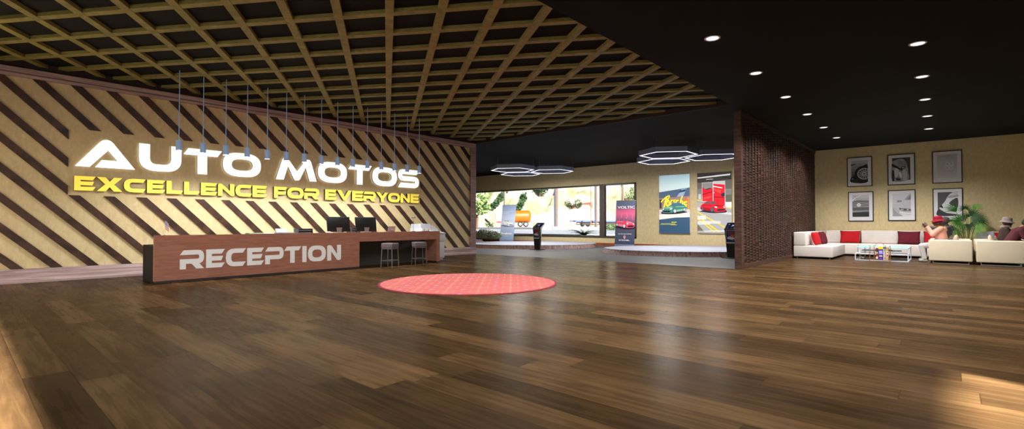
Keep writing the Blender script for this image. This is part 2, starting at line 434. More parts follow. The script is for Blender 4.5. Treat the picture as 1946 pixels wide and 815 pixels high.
def clip(poly, a, b, c):                 # keep a*y + b*z <= c
    out = []
    for i in range(len(poly)):
        p, q = poly[i], poly[(i + 1) % len(poly)]
        dp, dq = a * p[0] + b * p[1] - c, a * q[0] + b * q[1] - c
        if dp <= 0: out.append(p)
        if dp * dq < 0:
            t = dp / (dp - dq); out.append((p[0] + t * (q[0] - p[0]), p[1] + t * (q[1] - p[1])))
    return out
def crect(poly, y0, y1, z0, z1):
    for a, b, c in ((-1, 0, -y0), (1, 0, y1), (0, -1, -z0), (0, 1, z1)):
        poly = clip(poly, a, b, c)
        if len(poly) < 3: return []
    return poly
VY0, VY1, VZ0, VZ1 = 1.55, 10.485, 1.72, 3.09
YA, YB, ZA, ZB = -1.2, 12.80, .262, 3.97
for k in range(-5, 28):
    c0 = 3.278 + .5645 * k; w = .182 * 1.0
    band = [(c0 - 9, 9), (c0 + w - 9, 9), (c0 + w + 9, -9), (c0 + 9, -9)]
    parts = {'t': crect(band, YA, YB, VZ1, ZB), 'b': crect(band, YA, YB, ZA, VZ0),
             'l': crect(band, YA, VY0, VZ0, VZ1), 'r': crect(band, VY1, YB, VZ0, VZ1)}
    top_left = c0 - VZ1 < VY0; top_right = c0 + w - VZ1 > VY1
    bot_left = c0 - VZ0 < VY0; bot_right = c0 + w - VZ0 > VY1
    groups = [['t'], ['b'], ['l'], ['r']]
    def merge(a, b):
        ga = next(g for g in groups if a in g); gb = next(g for g in groups if b in g)
        if ga is not gb: groups.remove(gb); ga.extend(gb)
    if top_left and parts['t'] and parts['l']: merge('t', 'l')
    if bot_left and parts['b'] and parts['l']: merge('b', 'l')
    if top_right and parts['t'] and parts['r']: merge('t', 'r')
    if bot_right and parts['b'] and parts['r']: merge('b', 'r')
    for g in groups:
        mb = MB(); n = 0
        for q in g:
            P = parts[q]
            if len(P) < 3: continue
            mb.prism([(WX, y, z) for y, z in P], (.035, 0, 0)); n += 1
        if n: mb.build('slat', M['slat'], wl)

# lattice of crossing wooden bars under the black deck
lat = tag(bpy.data.objects.new('ceiling_lattice', None), 'wooden lattice of crossing bars hung under the black hall ceiling', 'ceiling lattice')
COL.objects.link(lat); lat.location = (-8.6, 5.6, CT)
def bar(deg, off, half, x0, x1, y0, y1, zb=4.232):
    d = Vector((math.cos(R(deg)), math.sin(R(deg)))); n = Vector((-d.y, d.x)); c = n * off
    P = [tuple(c + d * s + n * t) for s, t in ((-60, -half), (60, -half), (60, half), (-60, half))]
    P = crect(P, x0, x1, y0, y1)
    if len(P) < 3: return
    A = max((Vector(P[i]) - Vector(P[j])).length for i in range(len(P)) for j in range(i))
    if A < .25: return
    mb = MB().prism([(x - lat.location.x, y - lat.location.y, zb - CT) for x, y in P], (0, 0, CT - zb - .001))
    mb.build('bar', M['lattice'], lat)
for k in range(-9, 13): bar(145.6, -.018 + .738 * k, .061, WX + .002, PX - .002, -.3, HALL_Y - .002)
for k in range(-5, 15): bar(32.0, 7.604 + .7365 * k, .061, WX + .002, PX - .002, -.3, HALL_Y - .002, 4.236)

# back wall with the long showroom window
WL0, WL1, WB, WT = -27.0, -11.56, .40, 3.17
wb = structure(MB().box(-28, WL0, WY, WY + .25, -.1, CT).box(WL1, FX + .2, WY, WY + .25, -.1, CT)
               .box(WL0, WL1, WY, WY + .25, -.1, WB).box(WL0, WL1, WY, WY + .25, WT, CT).build('wall_back', M['plaster']))
win = structure(MB().box(WL0, WL1, WY - .03, WY + .22, WB, WB + .07).box(WL0, WL1, WY - .03, WY + .22, WT - .07, WT)
                .box(WL0, WL0 + .07, WY - .03, WY + .22, WB, WT).box(WL1 - .09, WL1 + .01, WY - .03, WY + .22, WB, WT).build('window_1', M['frame']))
MB().box(-13.64, -13.34, WY - .02, WY + .16, WB + .07, WT - .07).build('mullion', pm('brown mullion', (74, 56, 48), .5), win)
gl = bpy.data.materials.new('window glass'); gl.use_nodes = True
_n = gl.node_tree.nodes; _l = gl.node_tree.links; _n.clear()
_o = _n.new('ShaderNodeOutputMaterial'); _t = _n.new('ShaderNodeBsdfTransparent'); _g = _n.new('ShaderNodeBsdfGlossy'); _x = _n.new('ShaderNodeMixShader'); _f = _n.new('ShaderNodeFresnel')
_f.inputs['IOR'].default_value = 1.3; _g.inputs['Roughness'].default_value = .02; _t.inputs['Color'].default_value = (.46, .47, .47, 1)
_l.new(_f.outputs[0], _x.inputs[0]); _l.new(_t.outputs[0], _x.inputs[1]); _l.new(_g.outputs[0], _x.inputs[2]); _l.new(_x.outputs[0], _o.inputs[0])
MB().box(WL0 + .05, WL1 - .05, WY + .09, WY + .102, WB + .05, WT - .05).build('pane', gl, win)
structure(MB().box(-28, PX - .18, WY - .03, WY, 0, .13).box(PX, FX, WY - .02, WY, 0, .12).build('baseboard_back', M['orange']))
structure(MB().box(-28.2, -28, HALL_Y, WY, -.1, CT).build('wall_showroom', M['plaster']))
structure(MB().box(-28, WX - .2, HALL_Y - .25, HALL_Y, -.1, CT).build('wall_showroom_front', M['plaster']))

# slatted partition between showroom and lounge
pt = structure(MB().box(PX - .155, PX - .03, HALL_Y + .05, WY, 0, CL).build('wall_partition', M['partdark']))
MB().box(PX - .17, PX, HALL_Y + .02, HALL_Y + .17, 0, CL).build('end_post', M['part'], pt)
MB().box(PX - .17, PX + .004, HALL_Y + .17, WY, 0, .12).box(PX - .17, PX + .004, HALL_Y + .17, WY, CL - .10, CL).build('rail', M['part'], pt)
rnd = random.Random(3)
wv = MB(); ny, nz = 34, 104
y0 = HALL_Y + .19; dy = (WY - y0) / ny; dz = (CL - .22) / nz
for i in range(ny):
    y = y0 + i * dy
    for j in range(nz):
        z = .12 + j * dz
        if (i + j) % 2 == 0 or rnd.random() < .10:
            wv.box(PX - .05, PX - .008 - rnd.random() * .016, y + .036, y + dy - .034, z + .004, z + dz * (1.0 if rnd.random() < .3 else .8))
    wv.box(PX - .05, PX - .003, y - .014, y + .014, .12, CL - .1)
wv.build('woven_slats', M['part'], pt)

# walls round the lounge and the assumed glazed fronts behind the camera
structure(MB().box(FX, FX + .2, 3.1, WY, 0, CT).build('wall_right', M['plaster']))
structure(MB().box(FX - .04, FX, FY, 3.1, 3.0, CT).build('assumed_lintel_side', M['boardbrown']))  # assumed lintel, placed to bound the sun patch at the right
structure(MB().box(WX - .2, FX, FY, FY + .04, 3.0, CT).build('assumed_lintel_front', M['boardbrown']))  # assumed lintel out of view, placed to bound the left sun patch

# ------------------------------------------------------------------ lettering
def arc(cx, cy, rx, ry, a0, a1, n=8):
    # slightly squared (superelliptic) corner
    o = []
    for i in range(n + 1):
        a = R(a0 + (a1 - a0) * i / n); c, s_ = math.cos(a), math.sin(a); e = .82
        o.append((cx + rx * math.copysign(abs(c) ** e, c), cy + ry * math.copysign(abs(s_) ** e, s_)))
    return o
def ring(x0, y0, x1, y1, rx, ry):
    return arc(x1 - rx, y1 - ry, rx, ry, 0, 90) + arc(x0 + rx, y1 - ry, rx, ry, 90, 180) + arc(x0 + rx, y0 + ry, rx, ry, 180, 270) + arc(x1 - rx, y0 + ry, rx, ry, 270, 360)
def glyph(ch, w, sx, sy, sl):
    """wide squared display letter, height 1, width w, stem sx, bar sy, slanted cut sl"""
    if ch == 'A': return [[(x * w, y) for x, y in [(0, 0), (.235, 0), (.53, .62), (.69, .27), (.43, .27), (.32, 0), (1, 0), (.66, .80), (.62, .90), (.575, .97), (.53, 1), (.49, 1), (.44, .97), (.40, .91)]]]
    if ch == 'U':
        r = .42 * w; q = .5
        return [[(0, 1)] + arc(r, q, r, q, 180, 270) + arc(w - r, q, r, q, 270, 360) + [(w, 1), (w - sx, 1)] + arc(w - r, q, r - sx, q - sy, 360, 270) + arc(r, q, r - sx, q - sy, 270, 180) + [(sx, 1)]]
    if ch == 'T':
        c = w / 2 - sl * .15
        return [[(0, 1 - sy), (sl, 1), (w, 1), (w - sl, 1 - sy), (c + sx / 2, 1 - sy), (c + sx / 2, 0), (c - sx / 2, 0), (c - sx / 2, 1 - sy)]]
    if ch == 'O':
        return [ring(0, 0, w, 1, .42 * w, .5), ring(sx, sy, w - sx, 1 - sy, max(.05, .42 * w - sx * .85), .5 - sy)]
    if ch == 'M': return [[(x * w, y) for x, y in [(0, 0), (.185, 0), (.285, .62), (.42, .07), (.455, 0), (.545, 0), (.58, .07), (.715, .62), (.815, 0), (1, 0), (.855, .9), (.815, 1), (.75, 1), (.70, .93), (.5, .42), (.30, .93), (.25, 1), (.185, 1), (.145, .9)]]]
    if ch == 'S':
        a = .5 - sy / 2; b = .5 + sy / 2; ro = (1 - a) / 2; ri = (1 - sy - b) / 2; rx = .26 * w; rxi = max(.04, rx - sx * .8)
        return [[(w, 1), (rx, 1)] + arc(rx, (1 + a) / 2, rx, ro, 90, 270) + arc(w - rx, (a + sy) / 2, rxi, (a - sy) / 2, 90, -90) + [(sl, sy), (0, 0)] + arc(w - rx, b / 2, rx, b / 2, -90, 90) + arc(rx, (b + 1 - sy) / 2, rxi, ri, 270, 90) + [(w - sl, 1 - sy)]]
    if ch in 'EFL':
        a, b = .5 - sy / 2, .5 + sy / 2; k = sl * .6
        bot = [(0, 0), (w - sl, 0), (w, sy), (sx, sy)] if ch != 'F' else [(0, 0), (sx, 0)]
        if ch == 'L': return [bot + [(sx, 1), (0, 1)]]
        if ch == 'F': a -= .06; b -= .06
        return [bot + [(sx, a), (w - sl - .02, a), (w - sl - .02 + k, b), (sx, b), (sx, 1 - sy), (w - sl, 1 - sy), (w, 1), (0, 1)]]
    if ch == 'C':
        r = .42 * w
        return [[(w, 1), (r, 1)] + arc(r, .5, r, .5, 90, 270) + [(w - sl, 0), (w, sy)] + arc(r, .5, r - sx, .5 - sy, 270, 90) + [(w - sl, 1 - sy)]]
    if ch in 'PR':
        m0, m1 = .28, .28 + sy; r = .26 * w; ro = (1 - m0) / 2; ri = (1 - sy - m1) / 2
        L = [(0, 1 - sy), (sl, 1), (w - r, 1)] + arc(w - r, (1 + m0) / 2, r, ro, 90, -90)
        if ch == 'R': L += [(w - r * .75, m0), (w, 0), (w - sx * 1.35, 0), (w - r * .75 - sx * 1.35, m0)]
        L += [(sx, m0), (sx, 0), (0, 0), (0, m1), (w - r, m1)] + arc(w - r, (m1 + 1 - sy) / 2, max(.03, r - sx * .85), ri, -90, 90)
        return [L]
    if ch == 'I': return [[(0, 0), (w, 0), (w, 1), (0, 1)]]
    if ch == 'N': return [[(0, 0), (sx, 0), (sx, .60), (w - .30, .04), (w - .21, 0), (w - .11, 0), (w - .02, .05), (w, .14), (w, 1), (w - sx, 1), (w - sx, .40), (.30, .96), (.21, 1), (.11, 1), (.02, .95), (0, .86)]]
    if ch == 'X':
        a = sx * 1.45; m = w / 2
        return [[(0, 0), (a, 0), (m, .5 - sy * .72), (w - a, 0), (w, 0), (m + a * .52, .5), (w, 1), (w - a, 1), (m, .5 + sy * .72), (a, 1), (0, 1), (m - a * .52, .5)]]
    if ch == 'V':
        a = sx * 1.25
        return [[(0, 1), (a, 1), (w / 2, .34), (w - a, 1), (w, 1), (w / 2 + .16, .06), (w / 2 + .08, 0), (w / 2 - .08, 0), (w / 2 - .16, .06)]]
    if ch == 'Y':
        a = sx * 1.25; c = w / 2
        return [[(0, 1), (a, 1), (c, .60), (w - a, 1), (w, 1), (c + sx / 2, .36), (c + sx / 2, 0), (c - sx / 2, 0), (c - sx / 2, .36)]]
def letters(parent, word, spans, z0, H, xplane, depth, sx, sy, sl, front, side, name='letter', back=None):
    """word on a wall facing +X; spans: (y0, y1) of every letter in metres"""
    org = parent.location
    for ch, (a, b) in zip(word, spans):
        loops = [[(x * H, y * H) for x, y in lp] for lp in glyph(ch, (b - a) / H, sx, sy, sl)]
        me = outline_mesh(name, loops, depth)
        me.materials.append(front); me.materials.append(side); me.materials.append(back or side)
        for p in me.polygons: p.material_index = 0 if p.normal.z > .5 else (2 if p.normal.z < -.5 else 1)
        me.transform(M_EAST)
        link(name, me, parent, (xplane + depth / 2 - org.x, a - org.y, z0 - org.z))
sg = thing('wall_sign', 'big glowing white capital letters AUTO MOTOS on the slatted wall', 'sign', (WX, 6, 2.6))
letters(sg, 'AUTOMOTOS', [(1.643, 2.642), (2.704, 3.512), (3.548, 4.365), (4.383, 5.283), (5.661, 6.792), (6.824, 7.728), (7.761, 8.567), (8.584, 9.497), (9.534, 10.382)],
        2.318, .592, WX + .030, .048, .345, .26, .17, M['signwhite'], M['signside'], back=M['signback'])
sg2 = thing('wall_sign', 'yellow capital letters EXCELLENCE FOR EVERYONE below the white wall letters', 'sign', (WX, 6, 1.97))
letters(sg2, 'EXCELLENCEFOREVERYONE', [(1.637, 1.977), (1.995, 2.422), (2.446, 2.834), (2.859, 3.199), (3.223, 3.549), (3.569, 3.893), (3.915, 4.267), (4.281, 4.65), (4.674, 5.066), (5.078, 5.438),
        (5.617, 5.961), (5.968, 6.415), (6.428, 6.864), (7.043, 7.399), (7.408, 7.89), (7.897, 8.289), (8.276, 8.707), (8.72, 9.165), (9.159, 9.616), (9.634, 10.004), (10.03, 10.394)],
        1.822, .296, WX + .012, .075, .34, .27, .16, M['signyellow'], M['signyside'])

# ------------------------------------------------------------------ reception desk
DX, DY0, DYS, DYE, DZ = -11.36, 2.56, 6.945, 9.62, .915
dk = thing('reception_desk', 'long reddish wood reception desk lettered RECEPTION with an open stool bay', 'desk', (DX, 6, 0))
def dloc(mb): return mb.xf(Matrix.Translation((-DX, -6, 0)))
dloc(MB().box(DX - .06, DX, DY0, DYS, .035, DZ).box(DX - .06, DX, DYS, DYE, .675, DZ).box(DX - .60, DX - .06, DY0 + .30, DYE, DZ - .06, DZ - .012)).build('front_panel', M['desk'], dk)
dloc(MB().box(DX - .55, DX, DYE - .125, DYE, .03, .675)).build('end_leg', M['desk'], dk)
dloc(MB().box(DX - .56, DX - .10, DYE - .12, DYE - .03, 0, .03)).build('toe_kick', M['toe'], dk)
dloc(MB().box(DX - .10, DX - .012, DY0 + .01, DYS - .01, 0, .035)).build('toe_kick', M['toe'], dk)
dloc(MB().box(DX - .62, DX - .57, DYS, DYE - .10, 0, .86).box(DX - .57, DX - .06, DYS - .05, DYS, 0, .86)).build('bay_panel', M['recess'], dk)
dloc(MB().box(DX - .82, DX - .062, DY0, DY0 + .10, 0, .718).box(DX - .82, DX - .10, DY0 + .1, DYS, .66, .718).box(DX - .80, DX - .78, DY0 + .1, DYS, 0, .66)).build('side_cabinet', M['blackmatt'], dk)
letters(dk, 'RECEPTION', [(2.982, 3.404), (3.441, 3.787), (3.807, 4.2), (4.227, 4.577), (4.603, 5.008), (5.021, 5.416), (5.442, 5.543), (5.579, 6.024), (6.06, 6.423)],
        .237, .376, DX + .0, .012, .275, .25, .16, M['letter'], M['letter'])

# ------------------------------------------------------------------ bar stools
def stool_parts(root):
    MB().rbox(-.165, .165, -.165, .165, .50, .63, .014, 3).build('seat', pm('grey mauve seat leather', (100, 88, 94), .5, var=.06, scale=6), root)
    fr = MB()
    for a in (-1, 1):
        fr.box(-.155, .155, a * .145 - .009, a * .145 + .009, .478, .502); fr.box(a * .145 - .009, a * .145 + .009, -.155, .155, .478, .502)
    fr.build('seat_frame', M['gunmetal'], root)
    for a in (-1, 1):
        for b in (-1, 1):
            MB().tube([(a * .145, b * .145, .49), (a * .165, b * .165, 0)], .0115, 4).build('leg', M['gunmetal'], root)
    st = MB()
    for a in (-1, 1):
        st.tube([(-.158, a * .158, .18), (.158, a * .158, .18)], .0095, 4); st.tube([(a * .158, -.158, .18), (a * .158, .158, .18)], .0095, 4)
    st.build('footrest', M['gunmetal'], root)
s1 = thing('bar_stool', 'square grey padded bar stool in the desk bay, nearer the RECEPTION lettering', 'stool', (-10.955, 7.59, 0), R(24), 'stools at the reception desk')
stool_parts(s1)
dup(s1, (-10.985, 8.565, 0), R(70), 'square grey padded bar stool beside the right end leg of the desk')

# ------------------------------------------------------------------ things on the desk
def monitor(loc, label):
    t = thing('computer_monitor', label, 'monitor', loc, 0, 'monitors on the desk')
    # seen from behind: screen faces the wall (-X)
    tilt = Matrix.Translation((0, 0, .205)) @ Matrix.Rotation(R(-7), 4, 'Y')
    MB().rbox(-.016, .012, -.315, .315, -.185, .205, .01, 3).xf(tilt).build('casing', M['blackgloss'], t)
    MB().box(-.019, -.0155, -.30, .30, -.16, .19).xf(tilt).build('screen', pm('dark screen', (30, 36, 48), .2), t)
    st = MB().prism([(.03, -.08, .135), (.03, .08, .135), (.03, .066, .10), (.03, .055, .012), (.03, -.055, .012), (.03, -.066, .10)], (.02, 0, 0))
    st.box(-.09, .10, -.11, .11, 0, .012); st.build('stand', M['steel'], t)
    return t
SF = DZ - .0105                             # work surface
monitor((-11.72, 6.56, SF), 'black monitor with silver stand, left of the two on the desk')
monitor((-11.72, 7.355, SF), 'black monitor with silver stand, right of the two on the desk')
lt = thing('laptop', 'small silver laptop standing open on the desk right of the monitors', 'laptop', (-11.68, 8.13, SF))
MB().rbox(-.20, .0, -.12, .12, 0, .014, .004, 2).build('keyboard_base', M['steel'], lt)
MB().rbox(-.003, .004, -.12, .12, 0, .155, .003, 2).xf(Matrix.Translation((0, 0, .012)) @ Matrix.Rotation(R(14), 4, 'Y')).build('lid', pm('silver lid', (170, 172, 178), .35, metal=.5), lt)
MB().ball((.022, 0, .075), .014, 6, rx=.003).build('emblem', M['white'], lt)
lp = thing('desk_lamp', 'thin dark desk lamp with a small mushroom head', 'lamp', (-11.66, 8.88, SF))
MB().lathe([(.0, 0), (.06, 0), (.06, .012), (.012, .018), (.0, .02)]).build('base', M['blackgloss'], lp)
MB().tube([(0, 0, .015), (0, 0, .405)], .005, 6).ball((0, 0, .30), .016, 6).build('stem', M['gunmetal'], lp)
MB().lathe([(.0, .44), (.02, .438), (.05, .42), (.062, .40), (.06, .396), (.0, .39)]).build('shade', pm('dark green grey enamel', (52, 58, 54), .4), lp)
def deskflag(loc, label):
    t = thing('desk_flag', label, 'flag', loc, 0, 'small desk flags')
    MB().lathe([(.0, 0), (.028, 0), (.028, .008), (.018, .022), (.008, .034), (.0, .036)]).tube([(0, 0, .02), (0, 0, .285)], .004, 6).build('pole', pm('pale brass', (236, 222, 180), .4), t)
    f = Art(); wh = pm('flag white', (246, 236, 240), .8); rd = pm('flag red', (240, 168, 176), .8); bl = pm('flag blue', (166, 172, 222), .8)
    for i in range(7):
        v0, v1 = -.16 + i * .0228, -.16 + (i + 1) * .0228
        f.poly([(0, v0 + .02), (.060, v0 - .035), (.060, v1 - .035), (0, v1 + .02)], rd if i % 2 == 0 else wh)
    f.poly([(0, -.055), (.03, -.082), (.03, .002), (0, .02)], bl)
    f.mb.v = [(u, v, n + .012 * math.sin(u * 60)) for u, v, n in f.mb.v]
    ob = f.build('cloth', t, Matrix.Translation((0, 0, .26)) @ M_EAST)
    so = ob.modifiers.new('s', 'SOLIDIFY'); so.thickness = .002
    return t
deskflag((-11.39, 2.74, DZ), 'small flag on a brass pole at the left end of the desk')
deskflag((-11.56, 9.42, DZ - .012), 'small flag on a brass pole at the right end of the desk by the copier')
tag(MB().rbox(-.11, .11, -.16, .16, 0, .03, .003, 2, 0).box(-.108, .112, -.157, .163, .004, .026, 1).build('book', [pm('green book cover', (60, 146, 78), .5), M['white']], None, (-11.56, 4.46, SF)), 'flat green book lying on the desk', 'book')
tag(MB().rbox(-.11, .11, -.10, .10, 0, .018, .002, 2).build('notebook', M['white'], None, (-11.55, 4.74, SF)), 'thin white notebook lying beside the green book', 'notebook')
tb = thing('tablet', 'white tablet tilted on a blue grey folder on the desk', 'tablet', (-11.56, 5.12, SF))
MB().rbox(-.12, .12, -.19, .19, 0, .028, .004, 2).build('folder', pm('blue grey folder', (112, 122, 146), .6), tb)
MB().rbox(-.006, .006, -.12, .12, 0, .11, .003, 2).xf(Matrix.Translation((-.02, -.06, .03)) @ Matrix.Rotation(R(-38), 4, 'Y')).build('screen', M['white'], tb)
def tray(loc, label, w):
    t = thing('letter_tray', label, 'tray', loc, 0, 'letter trays on the desk')
    m = MB()
    for z in (0, .055, .105): m.box(-.13, .13, -w, w, z, z + .006)
    m.box(-.13, -.12, -w, w, 0, .115)
    for a in (-1, 1): m.box(-.13, .13, a * w - .004, a * w + .004, 0, .115)
    m.build('shelves', pm('dark grey blue plastic', (66, 72, 84), .45), t)
    MB().box(-.11, .11, -w + .02, w - .02, .007, .03).box(-.11, .11, -w + .02, w - .02, .062, .085).build('papers', pm('grey paper', (120, 126, 138), .7), t)
tray((-11.60, 5.58, SF), 'dark letter tray on the desk left of the monitors', .17)
tray((-11.76, 6.965, SF), 'dark letter tray on the desk between the monitors', .07)
tag(MB().lathe([(.0, 0), (.045, 0), (.05, .03), (.046, .036), (.04, .034), (.0, .034)], n=16).build('dish', M['white'], None, (-11.50, 6.17, SF)), 'small white dish on the desk beside the left monitor', 'dish')
pens = thing('pen_holder', 'low wooden pen block holding two dark pens by the copier', 'pen holder', (-11.48, 9.22, SF))
MB().box(-.05, .03, -.16, .10, 0, .022).build('block', M['desk'], pens)
for yy in (-.10, .06): MB().tube([(-.01, yy, .02), (0, yy + .015, .06), (.002, yy + .03, .075)], .006, 6).build('pen', M['blackgloss'], pens)

# copier behind the desk end
cp = thing('copier', 'bulky white office copier standing behind the right end of the desk', 'copier', (-12.42, 9.93, 0))
MB().rbox(-.34, .34, -.32, .50, .05, .56, .012, 2).box(-.30, .30, -.28, .46, 0, .05).build('cabinet', M['offwhite'], cp)
for z in (.08, .24, .40): MB().rbox(-.355, .30, -.30, .512, z, z + .14, .008, 2).build('drawer', M['white'], cp)
MB().rbox(-.34, .36, -.32, .52, .57, .83, .02, 3).build('printer_body', M['offwhite'], cp)
MB().prism([(-.34, -.34, .83), (-.34, .46, .83), (-.34, .40, .90), (-.34, .20, .955), (-.34, -.10, 1.0), (-.34, -.34, 1.0)], (.60, 0, 0)).build('scanner', M['offwhite'], cp)
ad = MB()
for i in range(5): ad.prism([(-.30, -.34, 1.0 + i * .026), (-.30, .36 - i * .07, .985 + i * .026 - .045 * (1 - i / 5)), (-.30, .34 - i * .07, 1.022 + i * .026 - .045 * (1 - i / 5)), (-.30, -.34, 1.024 + i * .026)], (.5, 0, 0))
ad.build('document_feeder', pm('pale grey plastic', (212, 218, 230), .45), cp)
MB().prism([(.26, -.05, .90), (.26, .50, .845), (.40, .50, .815), (.40, -.05, .87)], (0, 0, .02)).build('control_panel', M['white'], cp)
MB().prism([(.30, .05, .905), (.30, .26, .884), (.36, .26, .868), (.36, .05, .889)], (0, 0, .006)).build('display', pm('blue display', (96, 172, 214), .3), cp)
MB().prism([(-.10, -.20, 1.13), (-.10, .18, 1.10), (.20, .24, 1.10), (.20, -.14, 1.13)], (0, 0, .006)).build('paper_sheet', M['white'], cp)

# ------------------------------------------------------------------ pendants over the desk
def pendant(y, first=None, label=None):
    if first is None:
        t = thing('pendant_lamp', label, 'pendant lamp', (-11.83, y, 2.646), 0, 'pendant row over the desk')
        prof = [(.0, .20), (.035, .205)]
        for i in range(8): z = .20 - i * .026; prof += [(.056, z), (.056, z - .018), (.0535, z - .020), (.0535, z - .024)]
        prof += [(.055, 0), (.048, 0), (.046, .05), (.0, .06)]
        MB().lathe(prof, n=20, smooth=False).build('shade', M['pendant'], t)
        MB().tube([(0, 0, .20), (0, 0, CT - 2.646)], .0085, 8).build('rod', M['pendant'], t)
        return t
    return dup(first, (-11.83, y, 2.646), None, label)
ORD = ['first', 'second', 'third', 'fourth', 'fifth', 'sixth', 'seventh', 'eighth', 'ninth', 'tenth', 'eleventh', 'twelfth', 'thirteenth', 'fourteenth', 'fifteenth']
pd = None
for i in range(15):
    where = {0: 'leftmost', 14: 'rightmost and last'}.get(i, ORD[i] + ' from the left')
    lab = 'grey pendant lamp over the desk, %s in the row' % where
    o = pendant(3.066 + i * (9.216 - 3.066) / 14, pd, lab)
    pd = pd or o

# ------------------------------------------------------------------ downlights in the lounge ceiling
dl0 = None
def downlight(x, y, label):
    global dl0
    if dl0 is None:
        t = thing('downlight', label, 'downlight', (x, y, CL), 0, 'recessed downlights in the lounge ceiling')
        MB().lathe([(.098, -.004), (.108, -.012), (.118, -.004), (.118, 0), (.098, 0)], n=24).build('trim_ring', M['white'], t)
        MB().lathe([(.0, -.006), (.06, -.008), (.097, -.003), (.097, 0)], n=24).build('lens', M['downled'], t)
        dl0 = t
    else: dup(dl0, (x, y, CL), None, label)
for i in range(6):
    downlight(-2.68 - .015 * i, 7.67 + 2.335 * i, 'round downlight in the row beside the partition, %s from the camera' % ORD[i])
for i in range(5):
    downlight(-.335 - .02 * i, 10.04 + 2.325 * i, 'round downlight in the right hand row, %s from the camera' % ORD[i])

# ------------------------------------------------------------------ hexagonal ring lights over the platforms
hx0 = None
def hexring(x, y, label):
    global hx0
    if hx0 is None:
        t = thing('hexagon_ring_light', label, 'ceiling light', (x, y, 3.63), 0, 'hexagonal ring lights in the showroom')
        ro, ri, h = 1.06, .93, .185
        pts = lambda r, z: [(r * math.cos(R(30.4 + 60 * k)), r * math.sin(R(30.4 + 60 * k)), z) for k in range(6)]
        a, b, c, d = pts(ro, .012), pts(ro, h), pts(ri, h), pts(ri, .012); mb = MB(); V = a + b + c + d
        for k in range(6):
            n = (k + 1) % 6
            mb.add(V, [(k, n, 6 + n, 6 + k), (6 + k, 6 + n, 12 + n, 12 + k), (12 + k, 12 + n, 18 + n, 18 + k), (18 + k, 18 + n, n, k)])
        mb.build('housing', M['hexbody'], t)
        a, b = pts(ro - .04, .0), pts(ri + .052, .0); c, d = pts(ro - .04, .013), pts(ri + .052, .013); V = a + b + c + d; mb = MB()
        for k in range(6):
            n = (k + 1) % 6
            mb.add(V, [(k, n, 6 + n, 6 + k), (k, n, 12 + n, 12 + k), (6 + k, 6 + n, 18 + n, 18 + k)])
        mb.build('light_strip', M['led'], t)
        for k in range(6):
            p = ((ro + ri) / 2 * math.cos(R(30.4 + 60 * k)), (ro + ri) / 2 * math.sin(R(30.4 + 60 * k)))
            if k % 2 == 0: MB().tube([(p[0], p[1], h), (p[0], p[1], CH - 3.632)], .006, 6).build('suspension_wire', M['gunmetal'], t)
        hx0 = t
    else: dup(hx0, (x, y, 3.63), None, label)
hexring(-15.33, 17.39, 'hexagonal ring light over the left platform, nearest of its cluster of three')
hexring(-16.31, 19.12, 'hexagonal ring light over the left platform, back left of its cluster')
hexring(-14.33, 19.14, 'hexagonal ring light over the left platform, back right of its cluster')
hexring(-7.65, 17.29, 'hexagonal ring light over the right platform, nearest of its cluster of three')
hexring(-8.62, 19.03, 'hexagonal ring light over the right platform, back left of its cluster')
hexring(-6.66, 19.03, 'hexagonal ring light over the right platform, cut off by the partition')

# ------------------------------------------------------------------ rug
rg = MB(); n = 72
def disc(r, z): return [(r * math.cos(2 * PI * k / n), r * math.sin(2 * PI * k / n), z) for k in range(n)]
rug = thing('round_rug', 'large round coral patterned rug on the wooden floor', 'rug', (-6.97, 6.63, 0))
MB().lathe([(1.695, 0), (1.695, .012), (1.655, .014), (1.655, 0)], n=n).build('border', pm('dark pink rug border', (150, 58, 70), .95, spec=.1), rug)
MB().lathe([(.0, .0145), (1.657, .0145), (1.657, 0)], n=n, smooth=False).build('pile', rug_material(), rug)
# ------------------------------------------------------------------ showroom platforms
def platform(x, y, label):
    t = thing('display_platform', label, 'platform', (x, y, 0), 0, 'round display platforms')
    t.rotation_euler.z = R(41.4)
    MB().lathe([(1.02, 0), (.99, .168)], n=96, sx=3.2, sy=2.5).build('rim', M['rim'], t)
    MB().lathe([(.0, .168), (.993, .168), (.996, .172), (.988, .178), (.0, .178)], n=96, smooth=False, sx=3.2, sy=2.5).build('top', pm('white gridded platform top', (156, 160, 174), .6, spec=.2), t)
    return t
platform(-15.44, 18.92, 'round white car platform with a wooden rim behind the left kiosk')
platform(-7.66, 18.95, 'round white car platform with a wooden rim in front of the two posters')
platform(-23.3, 18.9, 'round white car platform, just a sliver showing past the end of the left wall')

